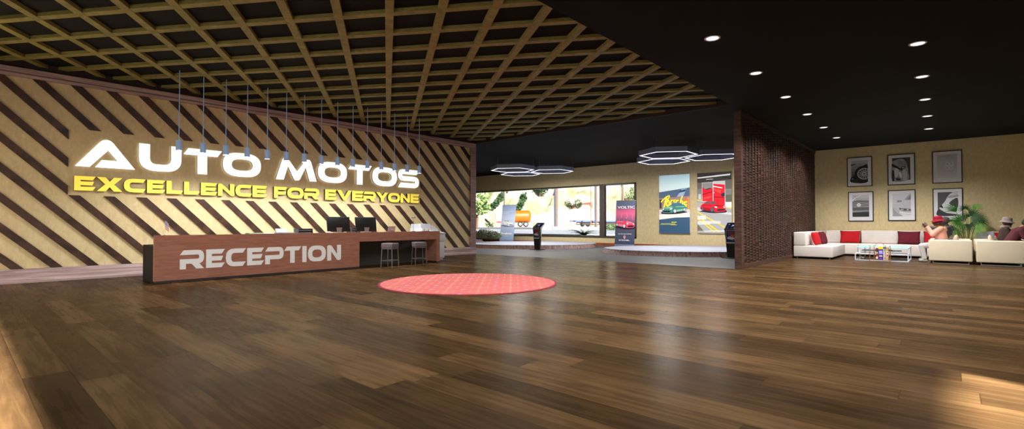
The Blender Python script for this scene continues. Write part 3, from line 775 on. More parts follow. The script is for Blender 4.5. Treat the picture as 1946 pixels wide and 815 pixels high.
def car_art(a, u, v, w, body, lightm, dark, glass, rim, lamp, flip=False, h=1.0):
    def P(pts): return [(u + (1 - x if flip else x) * w, v + y * w * h) for x, y in pts]
    def D(x, y, r, m, sx): a.disc(u + (1 - x if flip else x) * w, v + y * w * h, r * w, m, 20, sx, h)
    a.blob(P([(-.02, .05), (.1, .02), (.5, -.03), (.95, -.02), (1.03, .04), (.9, .1), (.3, .12)]), dark)
    a.blob(P([(.09, .32), (.15, .38), (.24, .45), (.33, .478), (.44, .478), (.54, .45), (.60, .40), (.67, .33), (.4, .25)]), body)
    a.blob(P([(0, .15), (.01, .23), (.03, .29), (.09, .335), (.18, .355), (.30, .365), (.45, .355), (.62, .33), (.78, .305), (.88, .28), (.95, .24), (.99, .18), (.985, .09), (.94, .035), (.8, .02), (.62, .015), (.52, .04), (.35, .07), (.16, .10), (.05, .11)]), body)
    a.blob(P([(.0, .16), (.05, .12), (.16, .105), (.36, .075), (.40, .10), (.38, .16), (.20, .19), (.03, .22)]), lightm)
    a.blob(P([(.02, .22), (.20, .195), (.38, .165), (.40, .22), (.30, .25), (.10, .26)]), body)
    a.blob(P([(.41, .345), (.43, .40), (.455, .452), (.50, .455), (.55, .43), (.60, .38), (.64, .33), (.53, .335)]), glass)
    a.blob(P([(.165, .35), (.20, .39), (.265, .437), (.33, .455), (.40, .455), (.385, .40), (.375, .352), (.27, .345)]), glass)
    a.stroke(P([(.375, .355), (.40, .455)]), .006 * w, body); a.stroke(P([(.285, .35), (.30, .44)]), .008 * w, body)
    a.blob(P([(.55, .31), (.66, .305), (.80, .28), (.90, .24), (.80, .225), (.64, .235)]), lightm)
    a.blob(P([(.08, .30), (.24, .315), (.42, .305), (.41, .275), (.24, .285), (.09, .275)]), lightm)
    a.stroke(P([(.27, .34), (.255, .20), (.27, .11)]), .004 * w, dark); a.stroke(P([(.39, .34), (.40, .24)]), .004 * w, dark)
    a.blob(P([(.66, .06), (.80, .055), (.93, .07), (.95, .125), (.82, .13), (.68, .12)]), dark)
    a.stroke(P([(.60, .15), (.80, .165), (.97, .145)]), .006 * w, lightm)
    a.blob(P([(.565, .225), (.61, .235), (.665, .21), (.66, .175), (.60, .185)]), lamp); a.blob(P([(.90, .225), (.94, .22), (.97, .185), (.965, .16), (.92, .18)]), lamp)
    D(.47, .105, .098, dark, .78); D(.465, .105, .078, rim, .74); D(.465, .105, .060, glass, .74); D(.465, .105, .050, rim, .74); D(.465, .105, .018, dark, .74)
    D(.105, .165, .078, dark, .62); D(.10, .165, .060, rim, .58); D(.10, .165, .045, glass, .58); D(.10, .165, .036, rim, .58)

INK = lambda n, c: pm('print ' + n, tuple(min(250, v * 1.12) for v in c), .5, spec=.2)
def textlines(a, u, v, w, n, dv, m, h=.012, seed=1):
    r = random.Random(seed)
    for i in range(n):
        x = u
        while x < u + w * (1 if i < n - 1 else .55):
            l = .02 + r.random() * .05
            a.rect(x, v - i * dv, min(x + l, u + w), v - i * dv + h, m); x += l + .012

# roll-up banners
def banner(x, y, rz, label):
    t = thing('rollup_banner', label, 'banner', (x, y, 0), rz, 'roll-up banners')
    MB().rbox(-.45, .45, -.07, .07, 0, .05, .012, 2).build('base', M['steel'], t)
    T = Matrix.Translation((0, 0, .05)) @ Matrix.Rotation(R(-11), 4, 'X')
    MB().box(-.435, .435, .0, .006, 0, 2.15).xf(T).build('panel', pm('slate banner cloth', (120, 132, 156), .6), t)
    MB().rbox(-.44, .44, -.008, .014, 2.14, 2.17, .004, 2).box(-.012, .012, .008, .02, 0, 2.15).xf(T).build('rail', M['steel'], t)
    return t, T
def bgrad(a, cols, w, h, name):
    fine = []
    for i in range(len(cols) - 1):
        for k in range(4): fine.append(tuple(cols[i][q] + (cols[i + 1][q] - cols[i][q]) * k / 4 for q in range(3)))
    cols = fine; n = len(cols)
    for i, c in enumerate(cols): a.rect(-w / 2, h * i / n, w / 2, h * (i + 1) / n, INK(name + str(i), c))
b1, T1 = banner(-18.50, 20.46, R(14), 'pale grey blue roll-up banner of a white car by the tanker side of the window')
a = Art()
bgrad(a, [(128, 146, 176), (138, 154, 182), (146, 162, 188), (148, 164, 190), (160, 172, 194), (168, 178, 198), (176, 186, 206), (186, 196, 216), (190, 200, 222), (182, 194, 218), (170, 184, 210), (158, 174, 204), (150, 168, 200), (146, 164, 196)], .87, 1.98, 'pale blue ')
car_art(a, -.38, .78, .74, INK('car white', (226, 230, 238)), INK('car pale', (206, 212, 224)), INK('car dark', (104, 112, 130)), INK('glass pale', (150, 160, 180)), INK('rim pale', (214, 218, 226)), INK('lamp', (250, 250, 250)), h=1.05)
a.text('Benefactor', -.34, .30, .13, INK('white', (246, 248, 252)), .66, .02)
a.rect(-.34, .205, .10, .222, INK('white', (246, 248, 252))); a.rect(.13, .205, .28, .215, INK('white', (246, 248, 252)))
textlines(a, -.30, 1.60, .62, 2, .08, INK('white', (246, 248, 252)), .032, 4)
a.build('print', b1, T1 @ Matrix.Translation((0, -.001, .165)) @ M_SOUTH)
b2, T2 = banner(-10.78, 19.71, R(16), 'dark grey roll-up banner VOLTIC COIL with a red sports car at the window end')
a = Art()
bgrad(a, [(62, 70, 92), (66, 74, 96), (70, 76, 98), (70, 76, 96), (76, 76, 96), (80, 74, 94), (96, 80, 100), (128, 88, 112), (178, 92, 124), (206, 98, 134), (196, 92, 126), (96, 96, 122), (92, 100, 124), (92, 102, 126)], .87, 1.98, 'slate ')
for p in ([(-.14, 1.42), (-.19, 1.28), (-.15, 1.2), (-.18, 1.06)], [(.04, 1.42), (.10, 1.25), (.03, 1.18), (.10, 1.08)], [(.30, 1.40), (.34, 1.3), (.31, 1.2), (.35, 1.1)]):
    a.stroke(p, .012, INK('lightning', (236, 150, 190)))
car_art(a, -.43, .72, .86, INK('car rose', (214, 64, 96)), INK('car pink', (240, 128, 148)), INK('car black', (40, 36, 46)), INK('glass slate', (96, 100, 122)), INK('rim pale', (214, 218, 226)), INK('lamp', (250, 250, 250)), h=1.15)
a.text('VOLTIC', -.37, 1.62, .115, INK('white', (246, 248, 252)), .78, .02)
a.text('THE VERY SILENT ENGINE', -.29, .445, .034, INK('white', (246, 248, 252)), .60, .012)
a.disc(0, .335, .05, INK('emblem pink', (222, 150, 164)), 20, .95, 1.15); a.poly([(-.045, .31), (.045, .31), (.012, .235), (-.012, .235)], INK('emblem pink', (222, 150, 164))); a.disc(0, .34, .026, INK('emblem grey', (120, 96, 112)))
a.text('COIL', -.25, .15, .06, INK('white', (246, 248, 252)), .50, .012)
a.build('print', b2, T2 @ Matrix.Translation((0, -.001, .165)) @ M_SOUTH)

# info kiosks
def kiosk(x, y, label):
    t = thing('info_kiosk', label, 'kiosk', (x, y, 0), 0, 'touch screen kiosks')
    K = pm('dark taupe metal', (56, 49, 47), .7, spec=.1)
    MB().rbox(-.27, .27, -.20, .22, 0, .022, .008, 2).build('base_plate', K, t)
    MB().prism([(-.125, -.05, .02), (.125, -.05, .02), (.165, -.06, .50), (.21, -.07, .945), (-.21, -.07, .945), (-.165, -.06, .50)], (0, .11, 0)).build('body', K, t)
    MB().prism([(.21, -.07, .945), (.21, .25, 1.165), (.21, .25, 1.135), (.205, .04, .90), (.165, .05, .50), (.125, .06, .02), (.13, .045, .02), (.17, .035, .5)], (.012, 0, 0)).build('edge_strip', M['white'], t)
    MB().prism([(-.215, -.08, .95), (-.215, .26, 1.17), (-.215, .26, 1.14), (-.215, -.07, .915)], (.43, 0, 0)).build('console', K, t)
    sl = math.hypot(.34, .22); ang = math.atan2(.22, .34)
    a = Art(); SCR = lambda n, c_: pm('kiosk ' + n, c_, .9, spec=.0)
    a.rect(-.19, .02, .19, sl - .02, SCR('screen', (20, 22, 36)))
    r = random.Random(5)
    for i in range(3):
        for j in range(3):
            a.rect(-.15 + i * .11, .06 + j * .11, -.15 + i * .11 + .04 + r.random() * .02, .06 + j * .11 + .025, SCR('icon %d' % ((i + j) % 5), [(120, 130, 176), (70, 82, 140), (170, 174, 200), (60, 70, 120), (96, 106, 156)][(i + j) % 5]))
    a.rect(-.01, .18, .05, .25, SCR('icon white', (190, 192, 210)))
    # slanted plane: u=+X, v up the slope
    Mx = Matrix.Translation((0, -.08, .951)) @ Matrix.Rotation(ang, 4, 'X')
    a.build('touch_screen', t, Mx)
    a = Art(); k = Matrix.Translation((0, -.0735, .50)) @ Matrix.Rotation(R(1.2), 4, 'X') @ M_SOUTH
    a.rect(-.165, 0, .165, .42, INK('holder grey', (150, 146, 144))); a.rect(-.145, .03, .145, .40, INK('leaflet navy', (28, 52, 82)))
    a.text('NEW', -.10, .33, .045, INK('leaflet red', (190, 36, 60)), .20, .01); a.text('CARS', -.10, .275, .04, INK('leaflet red', (190, 36, 60)), .20, .01)
    car_art(a, -.12, .10, .24, INK('car white', (226, 230, 238)), INK('car pale', (206, 212, 224)), INK('car black', (40, 36, 46)), INK('glass slate', (96, 100, 122)), INK('rim pale', (214, 218, 226)), INK('lamp', (250, 250, 250)), h=1.1)
    a.rect(.0, .20, .10, .26, INK('leaflet orange', (222, 84, 62)))
    a.rect(-.165, -.012, .165, .012, INK('holder light', (214, 212, 210)))
    a.build('leaflet_holder', t, k)
kiosk(-13.38, 16.82, 'dark touch screen kiosk standing in front of the left platform')
kiosk(-5.37, 17.02, 'dark touch screen kiosk half hidden by the end of the slatted partition')

# ------------------------------------------------------------------ posters on the showroom wall
def poster(x0, x1, z0, z1, label):
    t = thing('wall_poster', label, 'poster', ((x0 + x1) / 2, WY, z0))
    w, h = x1 - x0, z1 - z0
    MB().box(-w / 2, w / 2, -.07, 0, 0, h).build('canvas', M['offwhite'], t)
    return t, w, h, Matrix.Translation((-w / 2, -.0705, 0)) @ M_SOUTH
t, w, h, MM = poster(-10.32, -8.85, .68, 3.405, 'tall poster of a green classic sports car under yellow brush lettering')
a = Art(); U = lambda px: (px - 55) / 365 * w; V = lambda py: (770 - py) / 700 * h
for i in range(8): a.rect(0, V(275 - i * 26), w, V(275 - (i + 1) * 26 if i < 7 else 70), INK('sky%d' % i, (214 - i * 5, 232 - i * 3, 240 - i)))
a.poly([(U(55), V(500)), (U(420), V(500)), (U(420), V(325)), (U(55), V(340))], INK('brick', (150, 122, 106)))
r = random.Random(2)
for i in range(26): x = 55 + r.random() * 345; y = 345 + r.random() * 130; a.rect(U(x), V(y + 6), U(x + 18), V(y), INK('brick%d' % (i % 3), [(120, 98, 90), (166, 134, 112), (104, 92, 92)][i % 3]))
a.rect(U(62), V(470), U(85), V(360), INK('doorway', (42, 56, 72))); a.rect(U(395), V(490), U(420), V(345), INK('timber', (190, 138, 72)))
a.poly([(U(55), V(345)), (U(420), V(330)), (U(420), V(230)), (U(55), V(272))], INK('slate roof', (82, 98, 122)))
for i in range(9): a.stroke([(U(62 + i * 40), V(343 - i * 1.5)), (U(85 + i * 37), V(272 - i * 4.4))], .008, INK('slate dark', (64, 80, 104)))
a.poly([(U(270), V(335)), (U(345), V(332)), (U(390), V(238)), (U(330), V(246))], INK('roof pale', (150, 162, 182)))
a.poly([(U(285), V(290)), (U(370), V(275)), (U(384), V(250)), (U(312), V(262))], INK('skylight', (38, 74, 104)))
a.rect(0, V(605), w, V(488), INK('forecourt', (224, 212, 200))); a.poly([(0, V(500)), (w, V(496)), (w, V(520)), (0, V(545))], INK('forecourt shade', (196, 184, 178)))
a.poly([(0, 0), (w, 0), (w, V(578)), (U(250), V(582)), (0, V(606))], INK('setts', (54, 82, 108)))
for i in range(14): a.stroke([(U(57), V(640 + i * 10 - 20)), (U(418), V(605 + i * 12))], .006, INK('setts dark', (44, 70, 96)))
ye = INK('brush yellow', (250, 224, 62))
def brush(pts, wd=17): a.stroke([(U(x), V(y)) for x, y in pts], wd / 365 * w, ye)
brush([(82, 392), (100, 370), (130, 345), (160, 326), (180, 318), (184, 330), (170, 352), (150, 368), (125, 388)], 13)
brush([(148, 330), (138, 380), (126, 420), (116, 462)], 17); brush([(150, 395), (170, 372), (182, 395), (178, 432), (158, 446), (148, 428), (152, 400)], 15)
brush([(196, 440), (200, 400), (206, 372)], 13); brush([(203, 392), (214, 376), (226, 374)], 12)
brush([(258, 372), (240, 376), (234, 390), (250, 402), (252, 418), (236, 426)], 12)
brush([(292, 378), (276, 376), (264, 392), (266, 414), (284, 420)], 12)
brush([(338, 332), (322, 366), (312, 420)], 14); brush([(318, 396), (332, 384), (340, 396), (338, 424)], 12)
brush([(352, 408), (384, 402), (388, 390), (372, 384), (356, 398), (356, 422), (372, 432), (386, 426)], 12)
brush([(380, 436), (378, 452)], 18)
orr = INK('brush orange', (240, 92, 54)); a.stroke([(U(352), V(394)), (U(366), V(374)), (U(372), V(388)), (U(384), V(370)), (U(390), V(384)), (U(404), V(370))], .045, orr)
car_art(a, U(92), V(532), U(390) - U(92), INK('car green', (66, 124, 112)), INK('car sea green', (132, 176, 150)), INK('car black', (40, 36, 46)), INK('glass blue', (70, 104, 134)), INK('rim pale', (214, 218, 226)), INK('lamp', (250, 250, 250)), flip=True, h=.86)
a.disc(U(237), V(118), .022, ye); a.rect(U(210), V(641), U(270), V(634), ye)
textlines(a, U(82), V(656), U(400) - U(82), 1, .02, ye, .014, 6); textlines(a, U(75), V(667), U(408) - U(75), 1, .02, ye, .014, 7); a.rect(U(200), V(672), U(280), V(669), ye)
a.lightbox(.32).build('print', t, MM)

t, w, h, MM = poster(-8.505, -7.02, .70, 3.40, 'tall poster of a red coupe in a car park with two inset panels')
a = Art(); U = lambda px: (px - 68) / 380 * w; V = lambda py: (750 - py) / 690 * h
a.rect(0, 0, w, h, INK('concrete', (142, 142, 140)))
a.rect(0, V(170), w, h, INK('car park ceiling', (58, 54, 50))); a.poly([(0, V(170)), (w, V(150)), (w, V(260)), (0, V(240))], INK('concrete beam', (96, 92, 86)))
a.poly([(0, V(120)), (U(250), V(95)), (w, V(150)), (w, V(135)), (U(260), V(80)), (0, V(105))], INK('beam dark', (40, 36, 34))); a.rect(U(352), V(130), U(366), V(108), INK('beam dark', (40, 36, 34)))
a.poly([(0, V(240)), (w, V(265)), (w, V(345)), (0, V(360))], INK('bay grey', (116, 114, 108))); a.rect(U(80), V(360), U(112), V(300), INK('pillar pale', (176, 178, 174)))
a.rect(U(385), V(400), w, V(320), INK('railing', (86, 88, 74))); a.rect(U(380), V(460), w, V(400), INK('parapet', (206, 206, 204)))
a.poly([(0, V(395)), (w, V(470)), (w, 0), (0, 0)], INK('deck grey', (150, 150, 150))); a.poly([(0, V(450)), (w, V(520)), (w, V(545)), (0, V(490))], INK('deck pale', (182, 182, 180)))
yl = INK('line yellow', (226, 186, 42)); a.poly([(U(384), V(452)), (w, V(466)), (w, V(476)), (U(384), V(462))], yl); a.poly([(0, V(362)), (U(120), V(378)), (U(120), V(386)), (0, V(374))], yl)
a.poly([(U(68), V(498)), (U(400), V(690)), (U(400), V(704)), (U(68), V(512))], yl); a.poly([(U(68), V(545)), (U(330), V(735)), (U(300), V(735)), (U(68), V(562))], yl); a.poly([(U(68), V(572)), (U(270), V(735)), (U(248), V(735)), (U(68), V(586))], yl)
a.poly([(0, V(640)), (U(150), V(735)), (0, V(735))], INK('deck brown', (104, 96, 78)))
wh = INK('white', (246, 248, 252)); rd = INK('car red', (212, 24, 40)); dr = INK('car deep red', (150, 12, 26)); bk = INK('car black', (40, 36, 46)); pk = INK('car bright red', (238, 66, 66))
a.rect(U(123), V(386), U(248), V(172), wh); a.rect(U(126), V(383), U(245), V(175), INK('inset grey', (130, 128, 126)))
a.poly([(U(126), V(218)), (U(170), V(252)), (U(245), V(240)), (U(245), V(383)), (U(126), V(383))], rd); a.poly([(U(126), V(300)), (U(245), V(270)), (U(245), V(282)), (U(126), V(318))], dr); a.poly([(U(150), V(250)), (U(210), V(236)), (U(240), V(238)), (U(180), V(256))], bk); a.poly([(U(130), V(345)), (U(220), V(325)), (U(240), V(340)), (U(140), V(368))], pk)
a.rect(U(248), V(442), U(380), V(163), wh); a.rect(U(251), V(439), U(377), V(166), INK('inset pale', (190, 188, 186)))
a.poly([(U(251), V(190)), (U(377), V(205)), (U(377), V(439)), (U(251), V(439))], rd); a.poly([(U(251), V(212)), (U(350), V(236)), (U(348), V(246)), (U(251), V(224))], wh); a.poly([(U(251), V(240)), (U(340), V(266)), (U(330), V(300)), (U(251), V(262))], pk); a.poly([(U(330), V(310)), (U(377), V(290)), (U(377), V(335)), (U(345), V(340))], bk); a.poly([(U(251), V(330)), (U(377), V(345)), (U(377), V(360)), (U(251), V(345))], dr); a.disc(U(258), V(292), .02, wh)
car_art(a, U(104), V(512), U(388) - U(104), rd, dr, bk, INK('glass smoke', (74, 78, 90)), INK('rim dark', (92, 90, 94)), INK('lamp', (250, 250, 250)), h=.98)
for y0_, y1_, q in ((86, 118, 26), (708, 726, 0)):
    a.poly([(U(72), V(y0_ + 22 if q else y1_)), (U(440), V(y0_ if q else y0_ + 6)), (U(434), V(y0_ + 18 if q else y1_)), (U(76), V(y1_ + 4 if q else y1_ + 4))], wh)
a.text('370Z', U(76), V(570), V(550) - V(570), wh, U(170) - U(76), .02); a.text('NISMO', U(74), V(592), V(573) - V(592), wh, U(170) - U(74), .02)
textlines(a, U(76), V(618), U(330) - U(76), 4, .042, wh, .026, 9); textlines(a, U(176), V(140), U(320) - U(176), 1, .02, wh, .026, 3)
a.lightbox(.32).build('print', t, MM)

# ------------------------------------------------------------------ six framed photographs over the sofa
G = lambda v: pm('print grey %d' % v, tuple(min(250, v * q) for q in (1.1, 1.1, 1.14)), .5, spec=.2)
def framed(x, z, label):
    t = thing('framed_photo', label, 'picture', (x, WY, z), 0, 'framed car photographs')
    fr = MB(); w, h, b = .775, 1.10, .028
    fr.box(-w / 2, w / 2, -.035, 0, 0, b).box(-w / 2, w / 2, -.035, 0, h - b, h).box(-w / 2, -w / 2 + b, -.035, 0, b, h - b).box(w / 2 - b, w / 2, -.035, 0, b, h - b)
    fr.build('frame', M['blackgloss'], t)
    MB().box(-w / 2 + b, w / 2 - b, -.018, 0, b, h - b).build('mount', pm('white picture mount', (244, 244, 250), .6), t)
    a = Art(); return t, a, Matrix.Translation((-.255, -.0185, .17)) @ M_SOUTH
PW, PH = .51, .80
def full(a, g): a.rect(0, 0, PW, PH, G(g))
def band(a, g0, g1, n=8, v0=0, v1=PH):
    for i in range(n): a.rect(0, v0 + (v1 - v0) * i / n, PW, v0 + (v1 - v0) * (i + 1) / n, G(int(g0 + (g1 - g0) * i / (n - 1))))
# 1 spoked wheel in an arch
t, a, Q = framed(-2.47, 2.51, 'framed photo of a spoked car wheel, top left of the six pictures')
band(a, 46, 170); a.blob([(0, .0), (PW, 0), (PW, .60), (.36, .60), (.22, .54), (.13, .42), (.10, .28), (.04, .20), (0, .2)], G(40)); a.blob([(0, .66), (.14, .68), (.14, .66), (.02, .62)], G(70))
a.disc(.40, .30, .215, G(176)); a.disc(.40, .30, .18, G(60)); a.disc(.40, .30, .165, G(84))
for k in range(14): g = 2 * PI * k / 14; a.stroke([(.40 + .04 * math.cos(g), .30 + .04 * math.sin(g)), (.40 + .17 * math.cos(g), .30 + .17 * math.sin(g))], .016, G(200))
a.disc(.40, .30, .05, G(190)); a.disc(.40, .30, .03, G(90)); a.rect(.03, .11, .06, .14, G(190)); a.mb.v = [(min(u, PW), v, n) for u, v, n in a.mb.v]
a.build('print', t, Q)
# 2 bonnet vents
t, a, Q = framed(-1.25, 2.51, 'framed photo of curved car bodywork with vents, top middle of the six')
full(a, 66); a.blob([(0, .62), (.10, .72), (.25, .76), (.36, .70), (.42, .55), (.45, .3), (.44, 0), (0, 0)], G(150)); a.blob([(0, .60), (.12, .52), (.24, .42), (.30, .38), (.26, .34), (.12, .44), (0, .50)], G(44))
for i in range(5): a.stroke([(.18, .69 - i * .045), (.40 + i * .004, .67 - i * .05)], .014, G(70))
a.blob([(.24, .44), (.32, .50), (.38, .46), (.34, .40), (.26, .40)], G(60)); a.blob([(.27, .45), (.34, .46), (.33, .42)], G(190)); a.blob([(.08, .42), (.17, .40), (.19, .25), (.12, .10), (.06, .2)], G(210)); a.blob([(.20, .30), (.27, .22), (.26, .08), (.20, .16)], G(226)); a.blob([(.30, .36), (.40, .3), (.41, .02), (.30, .02)], G(188)); a.blob([(0, .35), (.06, .3), (.06, 0), (0, 0)], G(52)); a.blob([(.12, .08), (.22, .06), (.24, 0), (.12, 0)], G(56))
a.build('print', t, Q)
# 3 pale monogram badge
t, a, Q = framed(-.024, 2.51, 'framed pale photo of a monogram badge, top right of the six pictures')
band(a, 214, 172); 
def rrect(u0, v0, u1, v1, m, wd=.014): a.stroke([(u0 + .03, v0), (u1 - .03, v0), (u1, v0 + .03), (u1, v1 - .03), (u1 - .03, v1), (u0 + .03, v1), (u0, v1 - .03), (u0, v0 + .03), (u0 + .03, v0)], wd, m)
for u0, s_ in ((.22, .0), (.32, .005)):
    rrect(u0, .28, u0 + .075, .40, G(238)); rrect(u0 + .012, .42, u0 + .087, .54, G(238))
a.stroke([(.19, .41), (.44, .415)], .014, G(238)); a.stroke([(.17, .16), (.20, .42), (.23, .62), (.42, .60)], .007, G(206))
a.build('print', t, Q)
# 4 grille with round badge
t, a, Q = framed(-2.446, 1.22, 'framed photo of a car grille with a round badge, bottom left of the six')
band(a, 70, 190); a.blob([(0, .58), (.12, .70), (.30, .80), (.24, .80), (.08, .70), (0, .64)], G(226)); a.poly([(0, .56), (.16, .62), (PW, .60), (PW, .36), (0, .36)], G(120))
for i in range(4): a.stroke([(.06, .54 - i * .05), (.50, .55 - i * .05)], .02, G(44)); a.stroke([(.06, .518 - i * .05), (.50, .528 - i * .05)], .014, G(206))
a.disc(.20, .44, .065, G(210)); a.disc(.20, .44, .05, G(232)); a.stroke([(.17, .46), (.20, .42), (.23, .46)], .014, G(150)); a.rect(0, .24, PW, .34, G(90)); a.rect(0, .0, PW, .16, G(52)); a.poly([(0, .16), (PW, .20), (PW, .24), (0, .22)], G(140))
a.build('print', t, Q)
# 5 pale nose with two lamps
t, a, Q = framed(-1.248, 1.235, 'framed pale photo of a car nose with oval lamps, bottom middle of the six')
band(a, 172, 206, 14); a.poly([(.30, .56), (.36, .64), (.46, .76), (PW, .80), (PW, .55), (.42, .55)], G(176)); a.poly([(.36, .57), (.42, .66), (.48, .74), (PW, .77), (PW, .58)], G(118)); a.stroke([(.40, .58), (.50, .75)], .012, G(190))
a.blob([(.12, .52), (.16, .56), (.23, .555), (.26, .53), (.22, .50), (.15, .495)], G(112)); a.blob([(.14, .525), (.18, .545), (.23, .54), (.20, .51)], G(150)); a.stroke([(.24, .50), (.30, .46), (.28, .40), (.36, .33)], .006, G(150)); a.stroke([(.0, .46), (.16, .44), (.34, .48), (PW, .53)], .006, G(222))
a.poly([(.17, .29), (.30, .27), (.44, .255), (PW, .235), (PW, .185), (.42, .18), (.27, .19), (.20, .23)], G(92)); a.disc(.27, .228, .028, G(206), 14, 1.2, .9); a.disc(.27, .228, .014, G(120)); a.disc(.42, .218, .024, G(196), 14, 1.2, .9); a.poly([(.20, .17), (.34, .13), (PW, .12), (PW, .0), (.30, .0), (.18, .10)], G(216)); a.poly([(0, .34), (.06, .20), (.16, .08), (.26, 0), (0, 0)], G(150)); a.stroke([(.05, .30), (.12, .18), (.24, .08), (PW, .05)], .007, G(132))
a.build('print', t, Q)
# 6 sharp nose on dark ground
t, a, Q = framed(-.022, 1.234, 'framed dark photo of a sharp car nose, half behind the palm')
full(a, 84); a.blob([(.05, .28), (.18, .48), (.32, .74), (PW, .77), (PW, .05), (.30, .05), (.16, .14), (.06, .22)], G(206)); a.blob([(.30, .44), (.40, .55), (PW, .58), (PW, .28), (.42, .32), (.32, .38)], G(70)); a.blob([(.28, .66), (PW, .70), (PW, .64), (.30, .60)], G(160)); a.blob([(.06, .30), (.14, .26), (.10, .36)], G(40)); a.blob([(0, 0), (PW, 0), (PW, .04), (.2, .1), (.06, .18), (0, .2)], G(60)); a.blob([(.12, .20), (.34, .14), (.44, .16), (.2, .24)], G(236))
a.build('print', t, Q)

# ------------------------------------------------------------------ sectional sofa
sofa = thing('sectional_sofa', 'white L-shaped sectional sofa in the lounge corner below the pictures', 'sofa', (-3.2, 20.6, 0))
def sl_(mb): return mb.xf(Matrix.Translation((3.2, -20.6, 0)))
sl_(MB().rbox(-3.86, -2.76, 18.42, 20.92, .055, .415, .03)).build('chaise_seat', M['sofa'], sofa)
sl_(MB().rbox(-3.86, -3.50, 18.425, 22.24, .42, .855, .035)).build('side_back', M['sofa'], sofa)
for (x0, x1) in ((-3.86, -2.40), (-2.395, -.60), (-.595, .14)):
    sl_(MB().rbox(x0, x1, 20.93, 22.26, .055, .425, .03)).build('seat_module', M['sofa'], sofa)
    sl_(MB().rbox(max(x0, -3.49), x1 - .03, 21.86, 22.25, .43, .885, .035)).build('back_cushion', M['sofa'], sofa)
for x, y in ((-3.77, 18.52), (-2.86, 18.52), (-2.86, 20.82), (-2.80, 21.02), (-2.30, 21.02), (-.70, 21.02)):
    sl_(MB().lathe([(.028, 0), (.03, .006), (.018, .03), (.018, .06)], (x, y, 0), 12)).build('foot', M['steel'], sofa)

sofa2 = thing('sofa', 'white sofa against the back wall at the far right behind the bucket hat person', 'sofa', (1.9, 21.6, 0))
def s2_(mb): return mb.xf(Matrix.Translation((-1.9, -21.6, 0)))
s2_(MB().rbox(.70, 2.9, 20.95, 22.26, .055, .425, .03)).build('seat_module', M['sofa'], sofa2)
s2_(MB().rbox(.70, 2.88, 21.86, 22.25, .43, .885, .035)).build('back_cushion', M['sofa'], sofa2)
for x, y in ((.9, 21.05), (2.8, 21.05)): s2_(MB().lathe([(.028, 0), (.03, .006), (.018, .03), (.018, .06)], (x, y, 0), 12)).build('foot', M['steel'], sofa2)

def cushion(loc, rot, w, h, d, m, label, grp='throw cushions'):
    mb = MB(); n = 12; V = []; F = []
    for sgn in (-1, 1):
        for i in range(n + 1):
            for j in range(n + 1):
                u, v = i / n * 2 - 1, j / n * 2 - 1
                pin = 1 - .07 * (1 - abs(u) ** 2.0) * (abs(v) ** 6) ; pin2 = 1 - .07 * (1 - abs(v) ** 2.0) * (abs(u) ** 6)
                p = max(0, (1 - u ** 2) * (1 - v ** 2)) ** .38
                V.append((u * w / 2 * pin2, sgn * d / 2 * p, v * h / 2 * pin + h / 2))
    q = (n + 1) ** 2
    for i in range(n):
        for j in range(n):
            a_ = i * (n + 1) + j; F.append((a_, a_ + 1, a_ + n + 2, a_ + n + 1)); F.append((q + a_, q + a_ + n + 1, q + a_ + n + 2, q + a_ + 1))
    mb.add(V, F, 0, True)
    o = mb.build('cushion', m, None, loc, rot, fix=True)
    bm = bmesh.new(); bm.from_mesh(o.data); bmesh.ops.remove_doubles(bm, verts=bm.verts, dist=1e-4); bm.to_mesh(o.data); bm.free()
    return tag(o, label, 'cushion', grp)
SZ = .43
cushion((-2.70, 21.60, SZ), (R(-14), 0, 0), .62, .46, .17, M['red'], 'bright red cushion against the back wall sofa, left of the coffee table')
cushion((-1.03, 21.60, SZ), (R(-14), 0, 0), .62, .46, .17, M['maroon'], 'dark maroon cushion against the sofa back behind the coffee table')
cushion((-.34, 21.60, SZ), (R(-14), 0, 0), .62, .46, .17, M['red'], 'bright red cushion partly hidden behind the seated person with raised hands')
cushion((1.24, 21.60, SZ), (R(-14), 0, 0), .62, .46, .17, M['red'], 'bright red cushion at the far right beside the grey bucket hat')
cushion((.93, 21.50, SZ + .05), (R(-16), R(-10), 0), .42, .42, .15, M['greyfab'], 'pale grey cushion beside the palm at the far right')
cushion((-3.27, 19.15, .42), (R(-16), 0, R(86)), .60, .46, .19, M['red'], 'bright red cushion leaning on the side back, nearer the camera')
cushion((-3.27, 20.30, .42), (R(-16), 0, R(86)), .60, .46, .19, M['maroon'], 'dark maroon cushion leaning on the side back by the partition')

